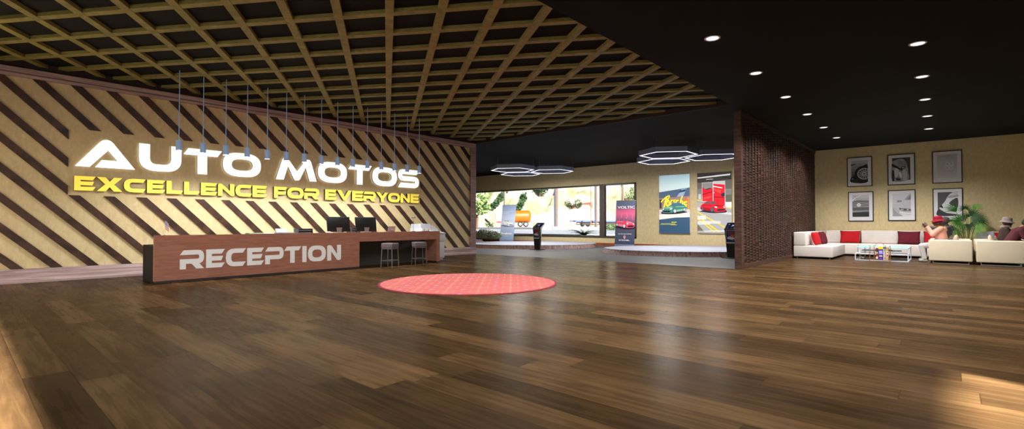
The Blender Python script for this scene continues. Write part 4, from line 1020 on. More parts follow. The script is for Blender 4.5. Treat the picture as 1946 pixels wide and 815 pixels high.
# ------------------------------------------------------------------ cream two-seat armchairs
def loveseat(name, x0, x1, back_left, label):
    t = thing(name, label, 'armchair', ((x0 + x1) / 2, 18.72, 0), 0, 'cream leather armchairs')
    def l(mb): return mb.xf(Matrix.Translation((-(x0 + x1) / 2, -18.72, 0)))
    l(MB().rbox(x0, x1, 18.72, 18.90, .07, .675, .03)).build('armrest', M['cream'], t)
    l(MB().rbox(x0, x1, 20.52, 20.70, .07, .675, .03)).build('armrest', M['cream'], t)
    b0, b1 = (x0 + .005, x0 + .24) if back_left else (x1 - .24, x1 - .005)
    s0, s1 = (x0 + .245, x1 - .01) if back_left else (x0 + .01, x1 - .245)
    l(MB().rbox(b0, b1, 18.905, 20.515, .07, .67, .03)).build('backrest', M['cream'], t)
    l(MB().rbox(s0, s1, 18.905, 20.515, .08, .25, .02)).build('base', M['cream'], t)
    for ya, yb in ((18.91, 19.70), (19.71, 20.51)): l(MB().rbox(s0, s1, ya, yb, .252, .372, .03)).build('seat_cushion', M['cream'], t)
    for y in (18.78, 20.62):
        f = MB(); xa, xb = x0 + .09, x1 - .07
        f.box(xa, xb, y - .02, y + .02, 0, .014).box(xa, xa + .014, y - .02, y + .02, .014, .075).box(xb - .014, xb, y - .02, y + .02, .014, .075)
        l(f).build('sled_leg', M['steel'], t)
loveseat('armchair', -.448, .486, False, 'cream leather armchair seen from its side, with the peach hooded person in it')
loveseat('armchair', .556, 1.50, True, 'cream leather armchair cut by the right edge, with the maroon shirt man in it')
def striped(loc, rot, label):
    o = cushion(loc, rot, .50, .40, .16, M['cream'], label, 'striped back cushions'); return o
st = bpy.data.materials.new('cream and charcoal stripes'); st.use_nodes = True
_b = st.node_tree.nodes['Principled BSDF']; _tc = st.node_tree.nodes.new('ShaderNodeTexCoord'); _sp = st.node_tree.nodes.new('ShaderNodeSeparateXYZ'); _w = st.node_tree.nodes.new('ShaderNodeMath'); _w.operation = 'SINE'
_m = st.node_tree.nodes.new('ShaderNodeMath'); _m.operation = 'MULTIPLY'; _m.inputs[1].default_value = 130
_r = st.node_tree.nodes.new('ShaderNodeValToRGB'); _r.color_ramp.elements[0].position = .45; _r.color_ramp.elements[1].position = .55
_r.color_ramp.elements[0].color = lin((84, 78, 70)); _r.color_ramp.elements[1].color = lin((190, 178, 156))
LK = st.node_tree.links; LK.new(_tc.outputs['Object'], _sp.inputs[0]); LK.new(_sp.outputs[2], _m.inputs[0]); LK.new(_m.outputs[0], _w.inputs[0]); LK.new(_w.outputs[0], _r.inputs[0]); LK.new(_r.outputs[0], _b.inputs['Base Color']); _b.inputs['Roughness'].default_value = .9
for x, sx, lab in ((.085, -1, 'cream cushion with striped side standing on the armchair with the peach hooded person'), (.96, 1, 'cream cushion with striped side standing on the armchair with the maroon shirt man')):
    t = thing('cushion', lab, 'cushion', (x, 19.67, .388), R(90 * sx), 'striped back cushions')
    c1 = cushion((0, 0, 0), (R(-12), 0, 0), .32, .44, .13, M['cream'], 'x'); c1.name = 'cover'; c1.parent = t
    for k in ('label', 'category', 'group'): del c1[k]
    c2 = cushion((.0, -.115, 0), (R(-12), 0, 0), .32, .41, .10, st, 'x'); c2.name = 'striped_side'; c2.parent = t
    for k in ('category', 'group', 'label'): del c2[k]
    c2['label'] = 'charcoal and cream striped side'

# ------------------------------------------------------------------ coffee table, rack, books
ct = thing('coffee_table', 'low white steel coffee table with pale blue glass top in front of the sofa', 'coffee table', (-1.56, 19.4, 0))
TX0, TX1, TY0, TY1 = -.655, .655, -.68, .80
g = MB().box(TX0 + .02, TX1 - .01, TY0 + .12, TY1 - .0, .392, .402); g.build('glass_top', pm('pale aqua glass', (150, 236, 246), .45, spec=.1), ct)
f = MB()
def rail(x0, x1, y0, y1, z0, z1): f.box(x0, x1, y0, y1, z0, z1)
b = .022
rail(TX1 - b, TX1, TY0, TY1, .382, .408)
for y in (TY0, TY1 - b): rail(TX0, TX1, y, y + b, 0, b)
for x in (TX0, TX1 - b): rail(x, x + b, TY0 + b, TY1 - b, 0, b)
for x in (TX0, TX1 - b):
    rail(x, x + b, TY0, TY0 + b, b, .20)
f.build('lower_frame', M['tablewhite'], ct)
for x, y, z in ((TX1 - b, TY0 + .14, .385), (TX1 - b, TY1 - b, .385), (TX0 + .10, TY0 + .14, .392), (TX0 + .10, TY1 - b, .392)):
    MB().box(x, x + b, y, y + b, .01, z).build('leg', M['tablewhite'], ct)
MB().box(TX0, TX1, TY0, TY0 + .60, .20, .222).build('shelf', M['tablewhite'], ct)
MB().box(TX0 + .12, TX1 - .20, TY0 + .45, TY0 + .95, .275, .295).build('shelf', M['tablewhite'], ct)
tag(MB().tube([(-.22, 0, 0), (.22, 0, 0)], .022, 12).build('rolled_magazine', pm('dark grey paper', (70, 68, 70), .6), None, (-1.52, 18.98, .320)), 'dark rolled magazine lying on the coffee table shelf', 'magazine')
rk = thing('magazine_rack', 'copper wire magazine rack holding books before the coffee table', 'magazine rack', (-1.555, 18.36, 0))
rkw = MB(); W2, D2 = .245, .105
for y in (-D2, D2):
    rkw.tube([(-W2, y, .06), (W2, y, .06)], .006, 6); rkw.tube([(-W2, y, .42), (-W2 * .55, y, .42)], .005, 6)
    for x in (-W2, -W2 * .55, W2 * .55, W2): rkw.tube([(x, y, .06), (x, y, .465)], .006, 6); rkw.ball((x, y, .47), .010, 4)
for x in (-W2, W2): rkw.tube([(x, -D2, .06), (x, D2, .06)], .006, 6)
rkw.tube([(-W2, -D2, .06), (W2, D2, .06)], .005, 6); rkw.tube([(-W2, D2, .06), (W2, -D2, .06)], .005, 6)
rkw.build('wire_basket', M['copper'], rk)
for x, y in ((-W2, -D2), (W2, -D2), (-W2, D2), (W2, D2)): MB().tube([(x, y, .06), (x * 1.06, y * 1.05, 0)], .007, 6).ball((x * 1.06, y * 1.05, .01), .010, 4).build('foot', M['copper'], rk)
MB().tube([(.105 * math.cos(R(a_)), 0, .46 + .115 * math.sin(R(a_))) for a_ in range(0, 181, 12)], .006, 6).build('handle', M['copper'], rk)
def book(x, wd, h, c, label, deco, top=None):
    t = thing('book', label, 'book', (x, 18.36, .068), 0, 'books in the copper rack')
    MB().box(-wd / 2, wd / 2, -.09, .09, 0, h).build('cover', pm('cover ' + label[:18], c, .5), t)
    MB().box(-wd / 2 + .004, wd / 2 - .004, -.086, .088, h - .003, h + .002).build('pages', pm('book pages', (232, 226, 208), .8), t)
    a = Art(); deco(a, wd, h); a.build('spine_print', t, Matrix.Translation((-wd / 2, -.0905, 0)) @ M_SOUTH)
def d1(a, w_, h_):
    a.rect(0, h_ - .075, w_, h_, INK('spine yellow', (236, 204, 34))); a.rect(.018, h_ * .44, w_ - .012, h_ * .70, INK('spine pale blue', (146, 156, 226))); a.rect(.024, h_ * .60, w_ - .03, h_ * .635, INK('spine gold', (226, 190, 120)))
    a.poly([(.014, .10), (.04, .14), (.06, .12), (.085, .135), (w_ - .012, .10), (w_ - .03, .09), (.03, .09)], INK('spine gold', (226, 190, 120))); a.rect(.03, .03, w_ - .03, .04, INK('spine pale blue', (146, 156, 226)))
def d2(a, w_, h_):
    a.rect(0, h_ - .035, w_, h_, INK('spine blue', (54, 106, 160))); a.rect(0, h_ - .065, w_, h_ - .035, INK('spine grey', (110, 112, 112))); a.rect(w_ * .25, h_ * .70, w_ * .5, h_ * .76, INK('spine dark', (66, 66, 74))); a.rect(w_ * .3, .03, w_ * .55, .06, INK('spine dark', (66, 66, 74)))
def d3(a, w_, h_):
    a.rect(0, .08, w_, h_ * .68, INK('spine cream', (226, 206, 176))); a.disc(w_ / 2, .20, .014, INK('spine skin', (216, 150, 120))); a.poly([(.004, .16), (w_ - .004, .16), (w_ - .012, .09), (.012, .09)], INK('spine crimson', (160, 40, 60))); a.disc(w_ / 2, .222, .014, INK('car black', (40, 36, 46)))
def d4(a, w_, h_):
    a.rect(0, h_ - .045, w_, h_ - .01, INK('spine crimson', (160, 40, 60))); a.rect(0, h_ * .5, w_, h_ * .66, INK('spine olive', (186, 164, 96))); a.rect(0, h_ * .3, w_, h_ * .44, INK('spine crimson', (160, 40, 60))); a.rect(0, .02, w_, .09, INK('spine cream', (226, 206, 176)))
book(-1.618, .052, .345, (60, 52, 50), 'dark narrow book, leftmost in the copper wire rack', d4)
book(-1.528, .118, .385, (74, 32, 150), 'purple and yellow thick book in the copper wire rack', d1)
book(-1.430, .068, .380, (224, 220, 220), 'white book with blue head in the copper wire rack', d2)
book(-1.370, .045, .380, (206, 172, 84), 'mustard yellow narrow book, rightmost in the copper rack', d3)
# ------------------------------------------------------------------ seated people
SK_A = pm('deep brown skin', (104, 66, 50), .55); SK_B = pm('tan skin', (176, 120, 92), .55)
EYEW = pm('eye white', (226, 220, 214), .3); EYED = pm('eye dark', (26, 18, 16), .3)
def add_mesh(mb, me, mi=0):
    mb.add([tuple(v.co) for v in me.vertices], [tuple(p.vertices) for p in me.polygons], mi, True); bpy.data.meshes.remove(me)
def hand_fingers(mb, wrist, palm_dir, side, curl, up):
    """five bent fingers of unequal length on a palm; palm_dir along the hand, side across it, up = palm normal"""
    d, s_, n = Vector(palm_dir).normalized(), Vector(side).normalized(), Vector(up).normalized(); w = Vector(wrist)
    base = w + d * .085
    for i, (off, L) in enumerate(((-.030, .070), (-.010, .080), (.010, .076), (.029, .060))):
        p0 = base + s_ * off - d * .012; a = R(curl); p = p0; dd = d.copy()
        for k, seg in enumerate((L * .45, L * .32, L * .25)):
            dd = (dd * math.cos(a * (.5 + .3 * k)) + n * math.sin(a * (.5 + .3 * k))).normalized()
            q = p + dd * seg; mb.capsule(p, .0088 - .001 * k, q, .0080 - .001 * k, 8); p = q
    t0 = w + d * .03 - s_ * .036; t1 = t0 + (d * .6 - s_ * .8).normalized() * .035; t2 = t1 + (d * .95 - s_ * .1 + n * .3).normalized() * .03
    mb.capsule(t0, .011, t1, .0095, 8); mb.capsule(t1, .0095, t2, .008, 8)
def person(name, label, origin, f, J, skin, top, top_name, leg, leg_name, shoe, long_sleeve=True, curls=(35, 35)):
    """J: joints in metres relative to origin; f=+1 faces +X, -1 faces -X"""
    t = thing(name, label, 'person', origin); V = {k: Vector(v) for k, v in J.items()}
    hd, nk, ch, hp = V['head'], V['neck'], V['chest'], V['hip']
    b = MB()
    b.ball(hd + Vector((-.012 * f, 0, .022)), .09, 10, rx=.098, ry=.078, rz=.100)
    b.ball(hd + Vector((.030 * f, 0, -.052)), .06, 8, rx=.062, ry=.056, rz=.062)
    b.capsule(hd + Vector((.060 * f, 0, -.085)), .028, hd + Vector((.052 * f, 0, -.07)), .034)      # chin
    b.capsule(hd + Vector((.088 * f, 0, .012)), .011, hd + Vector((.108 * f, 0, -.022)), .017)        # nose
    b.capsule(hd + Vector((.090 * f, -.018, -.052)), .011, hd + Vector((.090 * f, .018, -.052)), .011)  # lips
    b.capsule(hd + Vector((.078 * f, -.032, .030)), .016, hd + Vector((.078 * f, .032, .030)), .016)  # brow
    for s_ in (-1, 1): b.ball(hd + Vector((-.012 * f, s_ * .080, -.008)), .02, 6, rx=.018, ry=.010, rz=.032)  # ears
    b.capsule(hd + Vector((-.02 * f, 0, -.05)), .050, nk, .054)
    b.capsule(nk, .060, ch, .125, flat=1.0); b.capsule(ch + Vector((0, -.06, 0)), .115, hp + Vector((0, -.06, 0)), .125); b.capsule(ch + Vector((0, .06, 0)), .115, hp + Vector((0, .06, 0)), .125)
    c = MB()                                                                                  # upper garment
    g = .016
    c.capsule(nk - Vector((0, 0, .03)), .062 + g, ch, .13 + g)
    for s_ in (-.065, .065): c.capsule(ch + Vector((0, s_, 0)), .120 + g, hp + Vector((0, s_, .02)), .130 + g)
    for q in 'NF':
        sh, el, wr, ha = V['sh' + q], V['el' + q], V['wr' + q], V['ha' + q]
        b.capsule(ch + (sh - ch) * .4, .07, sh, .052); b.capsule(sh, .052, el, .040); b.capsule(el, .040, wr, .027)
        d = (ha - wr).normalized(); b.capsule(wr, .027, wr + d * .03, .030); 
        side = Vector(J.get('side' + q, (0, 1, 0))); side = (side - d * side.dot(d)).normalized(); n = d.cross(side)
        for o_ in (-.022, 0, .022): b.capsule(wr + d * .028 + side * o_ * .8, .017, wr + d * .085 + side * o_, .014)
        c.capsule(ch + (sh - ch) * .35 + Vector((0, 0, .02)), .078 + g, sh, .060 + g)
        if long_sleeve: c.capsule(sh, .060 + g, el, .048 + g); c.capsule(el, .048 + g, wr - (wr - el).normalized() * .02, .036 + g * .6)
        else: c.capsule(sh, .062 + g, sh + (el - sh) * .72, .054 + g)
        kn, an, to = V['kn' + q], V['an' + q], V['to' + q]; hq = hp + Vector((0, -.09 if q == 'N' else .09, -.02))
        b.capsule(hq, .088, kn, .058); b.capsule(kn, .056, an, .038); b.capsule(an, .036, to, .028)
    for k in ('hip',): c.capsule(hp + Vector((0, -.07, -.02)), .135 + g, hp + Vector((0, .07, -.02)), .135 + g)
    body = MB(); add_mesh(body, remeshed(b, .010, 5))
    for i, q in enumerate('NF'):
        wr, ha = V['wr' + q], V['ha' + q]; d = (ha - wr).normalized(); side = Vector(J.get('side' + q, (0, 1, 0))); side = (side - d * side.dot(d)).normalized()
        hand_fingers(body, wr, d, side, curls[i], Vector(J.get('pn' + q, (f, 0, 0))))
    for s_ in (-1, 1):
        body.ball(hd + Vector((.074 * f, s_ * .033, .008)), .0125, 6, 1); body.ball(hd + Vector((.0838 * f, s_ * .033, .008)), .006, 5, 2)
    body.build('body', [skin, EYEW, EYED], t, fix=False)
    link(top_name, remeshed(c, .011, 7), t).data.materials.append(top)
    l = MB()
    l.capsule(hp + Vector((0, -.08, -.03)), .125, hp + Vector((0, .08, -.03)), .125)
    sh_ = []
    for q in 'NF':
        kn, an, to = V['kn' + q], V['an' + q], V['to' + q]; hq = hp + Vector((0, -.09 if q == 'N' else .09, -.02))
        l.capsule(hq, .104, kn, .075); l.capsule(kn, .074, an + Vector((0, 0, .03)), .060)
        s2 = MB(); s2.capsule(an + Vector((-.035 * f, 0, -.035)), .040, to, .036, flat=1.05); s2.capsule(an, .046, an + (to - an) * .4, .044)
        me = remeshed(s2, .009, 4)
        for v in me.vertices:
            if v.co.z + origin[2] < .008: v.co.z = .008 - origin[2]
        link('shoe', me, t).data.materials.append(shoe)
    link(leg_name, remeshed(l, .011, 6), t).data.materials.append(leg)
    return t, V
def bucket_hat(t, c, f, m, r=.104, brim=.165, tilt=0):
    h = MB().lathe([(brim, -.045), (brim * .98, -.040), (r * 1.05, .0), (r, .01), (r * .97, .06), (r * .84, .098), (r * .5, .108), (.0, .110)], n=28, sx=1.08)
    h.lathe([(brim, -.045), (r * 1.0, -.008)], n=28, sx=1.08)
    o = h.xf(Matrix.Translation(Vector(c)) @ Matrix.Rotation(R(tilt), 4, 'Y')).build('bucket_hat', m, t); return o

# 1  peach hoodie, raised hands, faces the partition
PEACH = pm('peach fleece', (222, 164, 146), .85, spec=.15, var=.05, scale=9, bump=.6)
t, V = person('person', 'seated person in crimson bucket hat and peach hoodie raising both hands', (-.20, 19.30, 0), -1, dict(
    head=(-.055, 0, 1.175), neck=(.0, 0, 1.055), chest=(.01, 0, .90), hip=(.06, 0, .55),
    shN=(.02, -.175, .985), elN=(-.16, -.20, .80), wrN=(-.27, -.10, 1.045), haN=(-.335, -.05, 1.17), shF=(.02, .175, .985), elF=(-.20, .16, .85), wrF=(-.335, .06, 1.02), haF=(-.375, .02, 1.13),
    knN=(-.42, -.10, .475), anN=(-.355, -.11, .075), toN=(-.455, -.12, .04), knF=(-.42, .11, .475), anF=(-.37, .11, .075), toF=(-.47, .12, .04),
    sideN=(.4, .6, .3), sideF=(.4, -.6, .3), pnN=(-.2, .9, .2), pnF=(-.2, -.9, .2)), SK_A, PEACH, 'hoodie', pm('pale grey track pants', (206, 198, 204), .8, spec=.2), 'track_pants', pm('grey trainers', (176, 176, 164), .6), curls=(14, 30))
bucket_hat(t, (-.04, 0, 1.252), -1, pm('crimson hat felt', (142, 24, 46), .85, spec=.15), tilt=-10)
MB().lathe([(.078, 0), (.094, .02), (.088, .05), (.066, .062), (.058, .04)], (.0, 0, 1.025), 20).build('collar', pm('ochre lining', (150, 92, 30), .85), t)
MB().ball((-.03, -.088, 1.128), .011, 6).build('earring', M['steel'], t)
hd = MB(); hd.capsule((.10, -.05, 1.0), .06, (.10, .05, 1.0), .06); hd.capsule((.12, -.04, .95), .05, (.12, .04, .95), .05); link('hood', remeshed(hd, .012, 5), t).data.materials.append(PEACH)
for s_ in (-1,):
    MB().tube([(-.0, s_ * .205, .56), (-.30, s_ * .18, .555), (-.40, s_ * .178, .50), (-.39, s_ * .180, .40), (-.355, s_ * .175, .15)], .0045, 6).build('side_stripe', pm('lime stripe', (186, 206, 110), .7), t)
MB().lathe([(.034, -.012), (.036, .0), (.034, .012)], n=14).xf(Matrix.Translation((-.265, -.105, 1.035)) @ Matrix.Rotation(R(-25), 4, 'Y')).build('watch', M['steel'], t)

# 2  dark jacket behind
DK = pm('charcoal jacket', (54, 54, 56), .75, var=.08, scale=9, bump=.6)
t, V = person('person', 'seated person in charcoal jacket and dark cap behind the peach hoodie', (-.13, 20.05, 0), -1, dict(
    head=(.035, 0, 1.195), neck=(.075, 0, 1.08), chest=(.085, 0, .92), hip=(.05, 0, .55),
    shN=(.08, -.18, 1.0), elN=(-.13, -.20, .96), wrN=(-.34, -.12, 1.03), haN=(-.44, -.08, 1.06), shF=(.08, .18, 1.0), elF=(-.06, .24, .76), wrF=(-.20, .12, .61), haF=(-.28, .09, .585),
    knN=(-.46, -.11, .485), anN=(-.46, -.12, .08), toN=(-.56, -.13, .04), knF=(-.46, .11, .485), anF=(-.45, .12, .08), toF=(-.55, .13, .04)), SK_A, DK, 'jacket', pm('dark trousers', (50, 48, 50), .8), 'trousers', pm('navy shoes', (58, 62, 84), .6))
cp_ = MB().lathe([(.112, -.055), (.114, 0), (.106, .05), (.08, .09), (.04, .108), (.0, .112)], (.045, 0, 1.235), 24)
cp_.prism([(-.15, -.06, 1.225), (-.05, -.10, 1.235), (-.05, .10, 1.235), (-.15, .06, 1.225), (-.17, 0, 1.222)], (0, 0, .008)); cp_.build('cap', pm('dark grey knit', (58, 54, 52), .9), t)
h2 = MB(); h2.capsule((.16, -.07, 1.03), .062, (.16, .07, 1.03), .062); h2.capsule((.19, -.06, .96), .06, (.19, .06, .96), .06); link('hood', remeshed(h2, .012, 5), t).data.materials.append(DK)

# 3  grey bucket hat, faces right
t, V = person('person', 'seated person in grey bucket hat and dark brown jacket facing right', (1.20, 20.0, 0), 1, dict(
    head=(.055, 0, 1.16), neck=(.02, 0, 1.05), chest=(.01, 0, .90), hip=(-.02, 0, .55),
    shN=(.02, -.165, .98), elN=(.10, -.21, .72), wrN=(.32, -.15, .64), haN=(.41, -.12, .63), shF=(.02, .165, .98), elF=(.10, .21, .72), wrF=(.32, .15, .64), haF=(.41, .12, .63),
    knN=(.42, -.11, .475), anN=(.44, -.12, .08), toN=(.55, -.13, .04), knF=(.42, .11, .475), anF=(.44, .12, .08), toF=(.55, .13, .04)), SK_A, pm('dark brown wool', (64, 46, 40), .85, var=.06, scale=9, bump=.6), 'jacket', pm('dark trousers', (50, 48, 50), .8), 'trousers', pm('brown shoes', (70, 52, 44), .6))
bh = bucket_hat(t, (.05, 0, 1.215), 1, pm('grey tweed', (142, 130, 126), .9, var=.12, scale=40), tilt=9)
MB().lathe([(.112, .0), (.122, .02), (.092, .05), (.07, .055), (.066, .03)], (.02, 0, 1.03), 20).build('collar', pm('pale grey fleece collar', (150, 140, 132), .95), t)
gls = MB()
for s_ in (-1, 1): gls.tube([(.154, s_ * .012, 1.175), (.158, s_ * .04, 1.178), (.150, s_ * .058, 1.17), (.05, s_ * .085, 1.175)], .0035, 6)
gls.build('glasses', M['steel'], t)

# 4  maroon shirt, leaning forward
MS = pm('maroon shirt cotton', (92, 48, 54), .85, spec=.15, var=.06, scale=9, bump=.6)
t, V = person('person', 'man in maroon shirt leaning forward on the armchair at the right edge', (1.22, 19.30, 0), 1, dict(
    head=(.40, 0, 1.16), neck=(.30, 0, 1.05), chest=(.19, 0, .90), hip=(.02, 0, .56),
    shN=(.25, -.185, .96), elN=(.34, -.22, .70), wrN=(.56, -.08, .62), haN=(.64, -.03, .60), shF=(.25, .185, .96), elF=(.36, .21, .70), wrF=(.56, .09, .63), haF=(.64, .05, .61),
    knN=(.46, -.15, .485), anN=(.44, -.15, .08), toN=(.56, -.17, .04), knF=(.46, .15, .485), anF=(.44, .15, .08), toF=(.56, .17, .04)), SK_B, MS, 'shirt', pm('blue jeans', (62, 72, 96), .8), 'jeans', pm('brown shoes', (70, 52, 44), .6), long_sleeve=False)
hr = MB(); hr.ball((.385, 0, 1.20), .1, 10, rx=.108, ry=.088, rz=.098); hr.ball((.345, 0, 1.16), .08, 8, rx=.085, ry=.082, rz=.09); me = remeshed(hr, .010, 3)
link('hair', me, t).data.materials.append(pm('short dark hair', (46, 40, 38), .8, var=.2, scale=60))

# ------------------------------------------------------------------ fan palm in a pot behind the armchairs
PMX, PMY = .455, 21.55
palm = thing('potted_palm', 'green fan palm standing behind the two cream armchairs', 'plant', (PMX, PMY, 0))
MB().lathe([(.0, .0), (.15, 0), (.20, .36), (.205, .40), (.18, .40), (.175, .34), (.0, .34)], n=24).build('pot', pm('terracotta grey pot', (120, 108, 98), .7), palm)
LEAF = [pm('palm green', (44, 98, 30), .5, spec=.35, var=.3, scale=14), pm('palm light green', (86, 138, 42), .5, spec=.35, var=.25, scale=14), pm('palm deep green', (26, 70, 22), .5, spec=.35, var=.25, scale=14)]
def pxz(u, v, dy): k = (PMY + dy) / 20.9; return Vector(((.386 + (u - 440) * .00147) * k - PMX, dy, 1.15 + (1.754 - (v - 140) * .00204 - 1.15) * k))
def fan_leaf(hub, tip, face, r, n, spread, mi, seed):
    rr = random.Random(seed); a = (tip - hub).normalized(); nrm = Vector(face); nrm = (nrm - a * nrm.dot(a)).normalized(); b = nrm.cross(a)
    mb = MB()
    for i in range(n):
        g = R(-spread + 2 * spread * i / (n - 1)); d = a * math.cos(g) + b * math.sin(g); L = r * (.78 + .22 * math.cos(g * .8)) * (.92 + .16 * rr.random()); sd = nrm.cross(d).normalized()
        w = r * .034; P = []
        for q, (s_, ww) in enumerate(((.04, .45), (.30, 1.0), (.60, .85), (.85, .42), (1.0, .03))):
            c = hub + d * (L * s_) + nrm * (r * .10 * math.sin(s_ * 2.2)) - Vector((0, 0, 1)) * (L * .26 * s_ ** 2.6) + nrm * (.012 * (i % 2))
            P.append((c - sd * w * ww, c + nrm * w * .35 * ww, c + sd * w * ww))
        V_ = [p for row in P for p in row]
        F_ = [(k * 3 + j, k * 3 + j + 1, k * 3 + j + 4, k * 3 + j + 3) for k in range(4) for j in range(2)]
        mb.add(V_, F_, mi, True)
    o = mb.build('frond', LEAF, palm, fix=False); return o
base0 = Vector((0, 0, .36))
# hub px, tip px, depth, facing, radius, blades, spread, shade
FR = [((440, 215), (440, 120), -.10, (0, -1, .2), .235, 20, 118, 2), ((300, 265), (110, 110), .02, (.3, -.6, .7), .44, 15, 50, 0), ((565, 225), (710, 130), .05, (-.3, -.6, .7), .32, 14, 48, 1),
      ((365, 410), (185, 420), -.22, (.2, -1, .3), .40, 22, 105, 0), ((525, 340), (760, 300), .0, (-.25, -1, .25), .44, 22, 88, 2), ((600, 505), (810, 500), -.15, (-.2, -.8, .6), .36, 18, 85, 1),
      ((350, 600), (215, 585), -.1, (.3, -.7, .6), .25, 14, 75, 1), ((500, 450), (560, 560), -.05, (.0, -1, .35), .30, 18, 110, 2), ((480, 350), (400, 300), .10, (.1, -1, .2), .30, 18, 100, 2), ((620, 400), (745, 380), .15, (-.2, -1, .2), .34, 16, 70, 0), ((545, 665), (590, 655), -.12, (0, -.6, .8), .13, 10, 95, 1), ((285, 500), (220, 560), .12, (.2, -1, .2), .26, 14, 90, 0)]
for i, (h_, t_, dy, fc, r_, n_, sp_, mi) in enumerate(FR):
    H = pxz(h_[0], h_[1], dy); T_ = pxz(t_[0], t_[1], dy * 1.4)
    fan_leaf(H, T_, fc, r_, n_, sp_, mi, i)
    mid = base0.lerp(H, .55) + Vector((0, 0, .05))
    st_ = Vector((.05 * math.cos(i * 2.1), .05 * math.sin(i * 2.1), .34))
    MB().tube([st_, st_.lerp(mid, .6), mid, H], [.012, .010, .009, .006], 6).build('stem', pm('palm stem', (112, 140, 58), .6), palm)

# ------------------------------------------------------------------ outside the showroom window
GZ = .45
CF, CR = Vector((-.6619, .7496, 0)), Vector((.7496, .6619, 0))      # away from / across the window view
def out(s_, t_, z=0): return CF * s_ + CR * t_ + Vector((0, 0, z))
rn = random.Random(11)
structure(MB().box(-400, 300, WY + .26, 500, GZ - .3, GZ - .02).build('ground_outside', pm('pale sandy ground', (222, 214, 202), .9, var=.15, scale=.2)))
rd_ = MB(); 
def strip(s0, s1, t0, t1, z0, z1): rd_.prism([out(s0, t0, z0), out(s0, t1, z0), out(s1, t1, z0), out(s1, t0, z0)], (0, 0, z1 - z0))
strip(56, 84, -70, 3, GZ - .02, GZ); structure(rd_.build('road_outside', pm('asphalt', (112, 116, 126), .85, var=.12, scale=.4)))
rd_ = MB(); strip(30, 50, -70, 60, GZ - .02, GZ + .01); structure(rd_.build('pavement_outside', pm('grey concrete pavement', (160, 164, 176), .85, var=.08, scale=.5)))
# hillside
def hill_z(s_, t_):
    a = max(0.0, s_ - 118 - 6 * math.sin(t_ * .05)); z = a * .62 + a * .0016 * a
    z = min(z, 60)
    k = min(1, a / 12)
    return GZ - .3 + z + k * (1.6 * math.sin(t_ * .31 + s_ * .11) + 1.1 * math.sin(t_ * .83 - s_ * .35) + .7 * math.sin(t_ * 1.7 + s_ * .9) + rn.uniform(-.5, .5))
hm = MB(); n1, n2 = 62, 120; V_ = [out(112 + i * 1.6, -90 + j * 1.75, hill_z(112 + i * 1.6, -90 + j * 1.75)) for i in range(n1) for j in range(n2)]
hm.add(V_, [(i * n2 + j, i * n2 + j + 1, (i + 1) * n2 + j + 1, (i + 1) * n2 + j) for i in range(n1 - 1) for j in range(n2 - 1)], 0, True)
hmat = bpy.data.materials.new('dry rocky hillside'); hmat.use_nodes = True
nt = hmat.node_tree; bb = nt.nodes['Principled BSDF']; tcn = nt.nodes.new('ShaderNodeTexCoord'); nz = nt.nodes.new('ShaderNodeTexNoise'); nz.inputs['Scale'].default_value = .11; nz.inputs['Detail'].default_value = 10; nz.inputs['Roughness'].default_value = .68
rp = nt.nodes.new('ShaderNodeValToRGB'); cr = rp.color_ramp; cr.elements[0].position = .36; cr.elements[0].color = lin((112, 120, 88)); cr.elements[1].position = .66; cr.elements[1].color = lin((222, 212, 196))
e = cr.elements.new(.46); e.color = lin((168, 160, 130)); e = cr.elements.new(.54); e.color = lin((200, 188, 168))
nt.links.new(tcn.outputs['Object'], nz.inputs['Vector']); nt.links.new(nz.outputs['Fac'], rp.inputs['Fac']); nt.links.new(rp.outputs['Color'], bb.inputs['Base Color']); bb.inputs['Roughness'].default_value = .95; bb.inputs['Specular IOR Level'].default_value = .05
structure(hm.build('hillside_outside', hmat, fix=False))
def at(u, v, s_):
    """point s_ metres out along the view through the window, from picture-plane offsets"""
    du, dv = (u - 973) / 940, (407.5 - v) / 940
    d = CF * math.cos(.01755) + Vector((0, 0, math.sin(.01755))) + CR * du + Vector((0, 0, 1)) * dv
    return Vector((0, 0, 1.15)) + d * s_
def on_hill(u, v):
    s_ = 112.0
    while s_ < 200:
        p = at(u, v, s_)
        if p.z <= hill_z(p.dot(CF), p.dot(CR)) + .3: return p
        s_ += .5
    return at(u, v, 130)
def foliage(mb, c, rad, n, size, seed, mats=2):
    r = random.Random(seed); c = Vector(c)
    for i in range(n):
        th, ph, q = r.uniform(0, 2 * PI), math.acos(r.uniform(-1, 1)), r.uniform(.55, 1) 
        p = c + Vector((rad[0] * q * math.sin(ph) * math.cos(th), rad[1] * q * math.sin(ph) * math.sin(th), rad[2] * q * math.cos(ph)))
        a = Vector((r.uniform(-1, 1), r.uniform(-1, 1), r.uniform(-.6, .6))).normalized(); b = a.cross(Vector((r.uniform(-1, 1), r.uniform(-1, 1), r.uniform(-1, 1)))).normalized(); s_ = size * r.uniform(.6, 1.3)
        mb.add([p - a * s_, p - b * s_ * .5, p + a * s_, p + b * s_ * .5], [(0, 1, 2, 3)], i % mats)
FG = [pm('leaf dark', (38, 62, 40), .7), pm('leaf mid', (66, 96, 54), .7)]; FL = [pm('leaf light', (120, 150, 84), .7), pm('leaf pale', (150, 172, 104), .7)]
BARK = pm('bark', (120, 92, 72), .85)
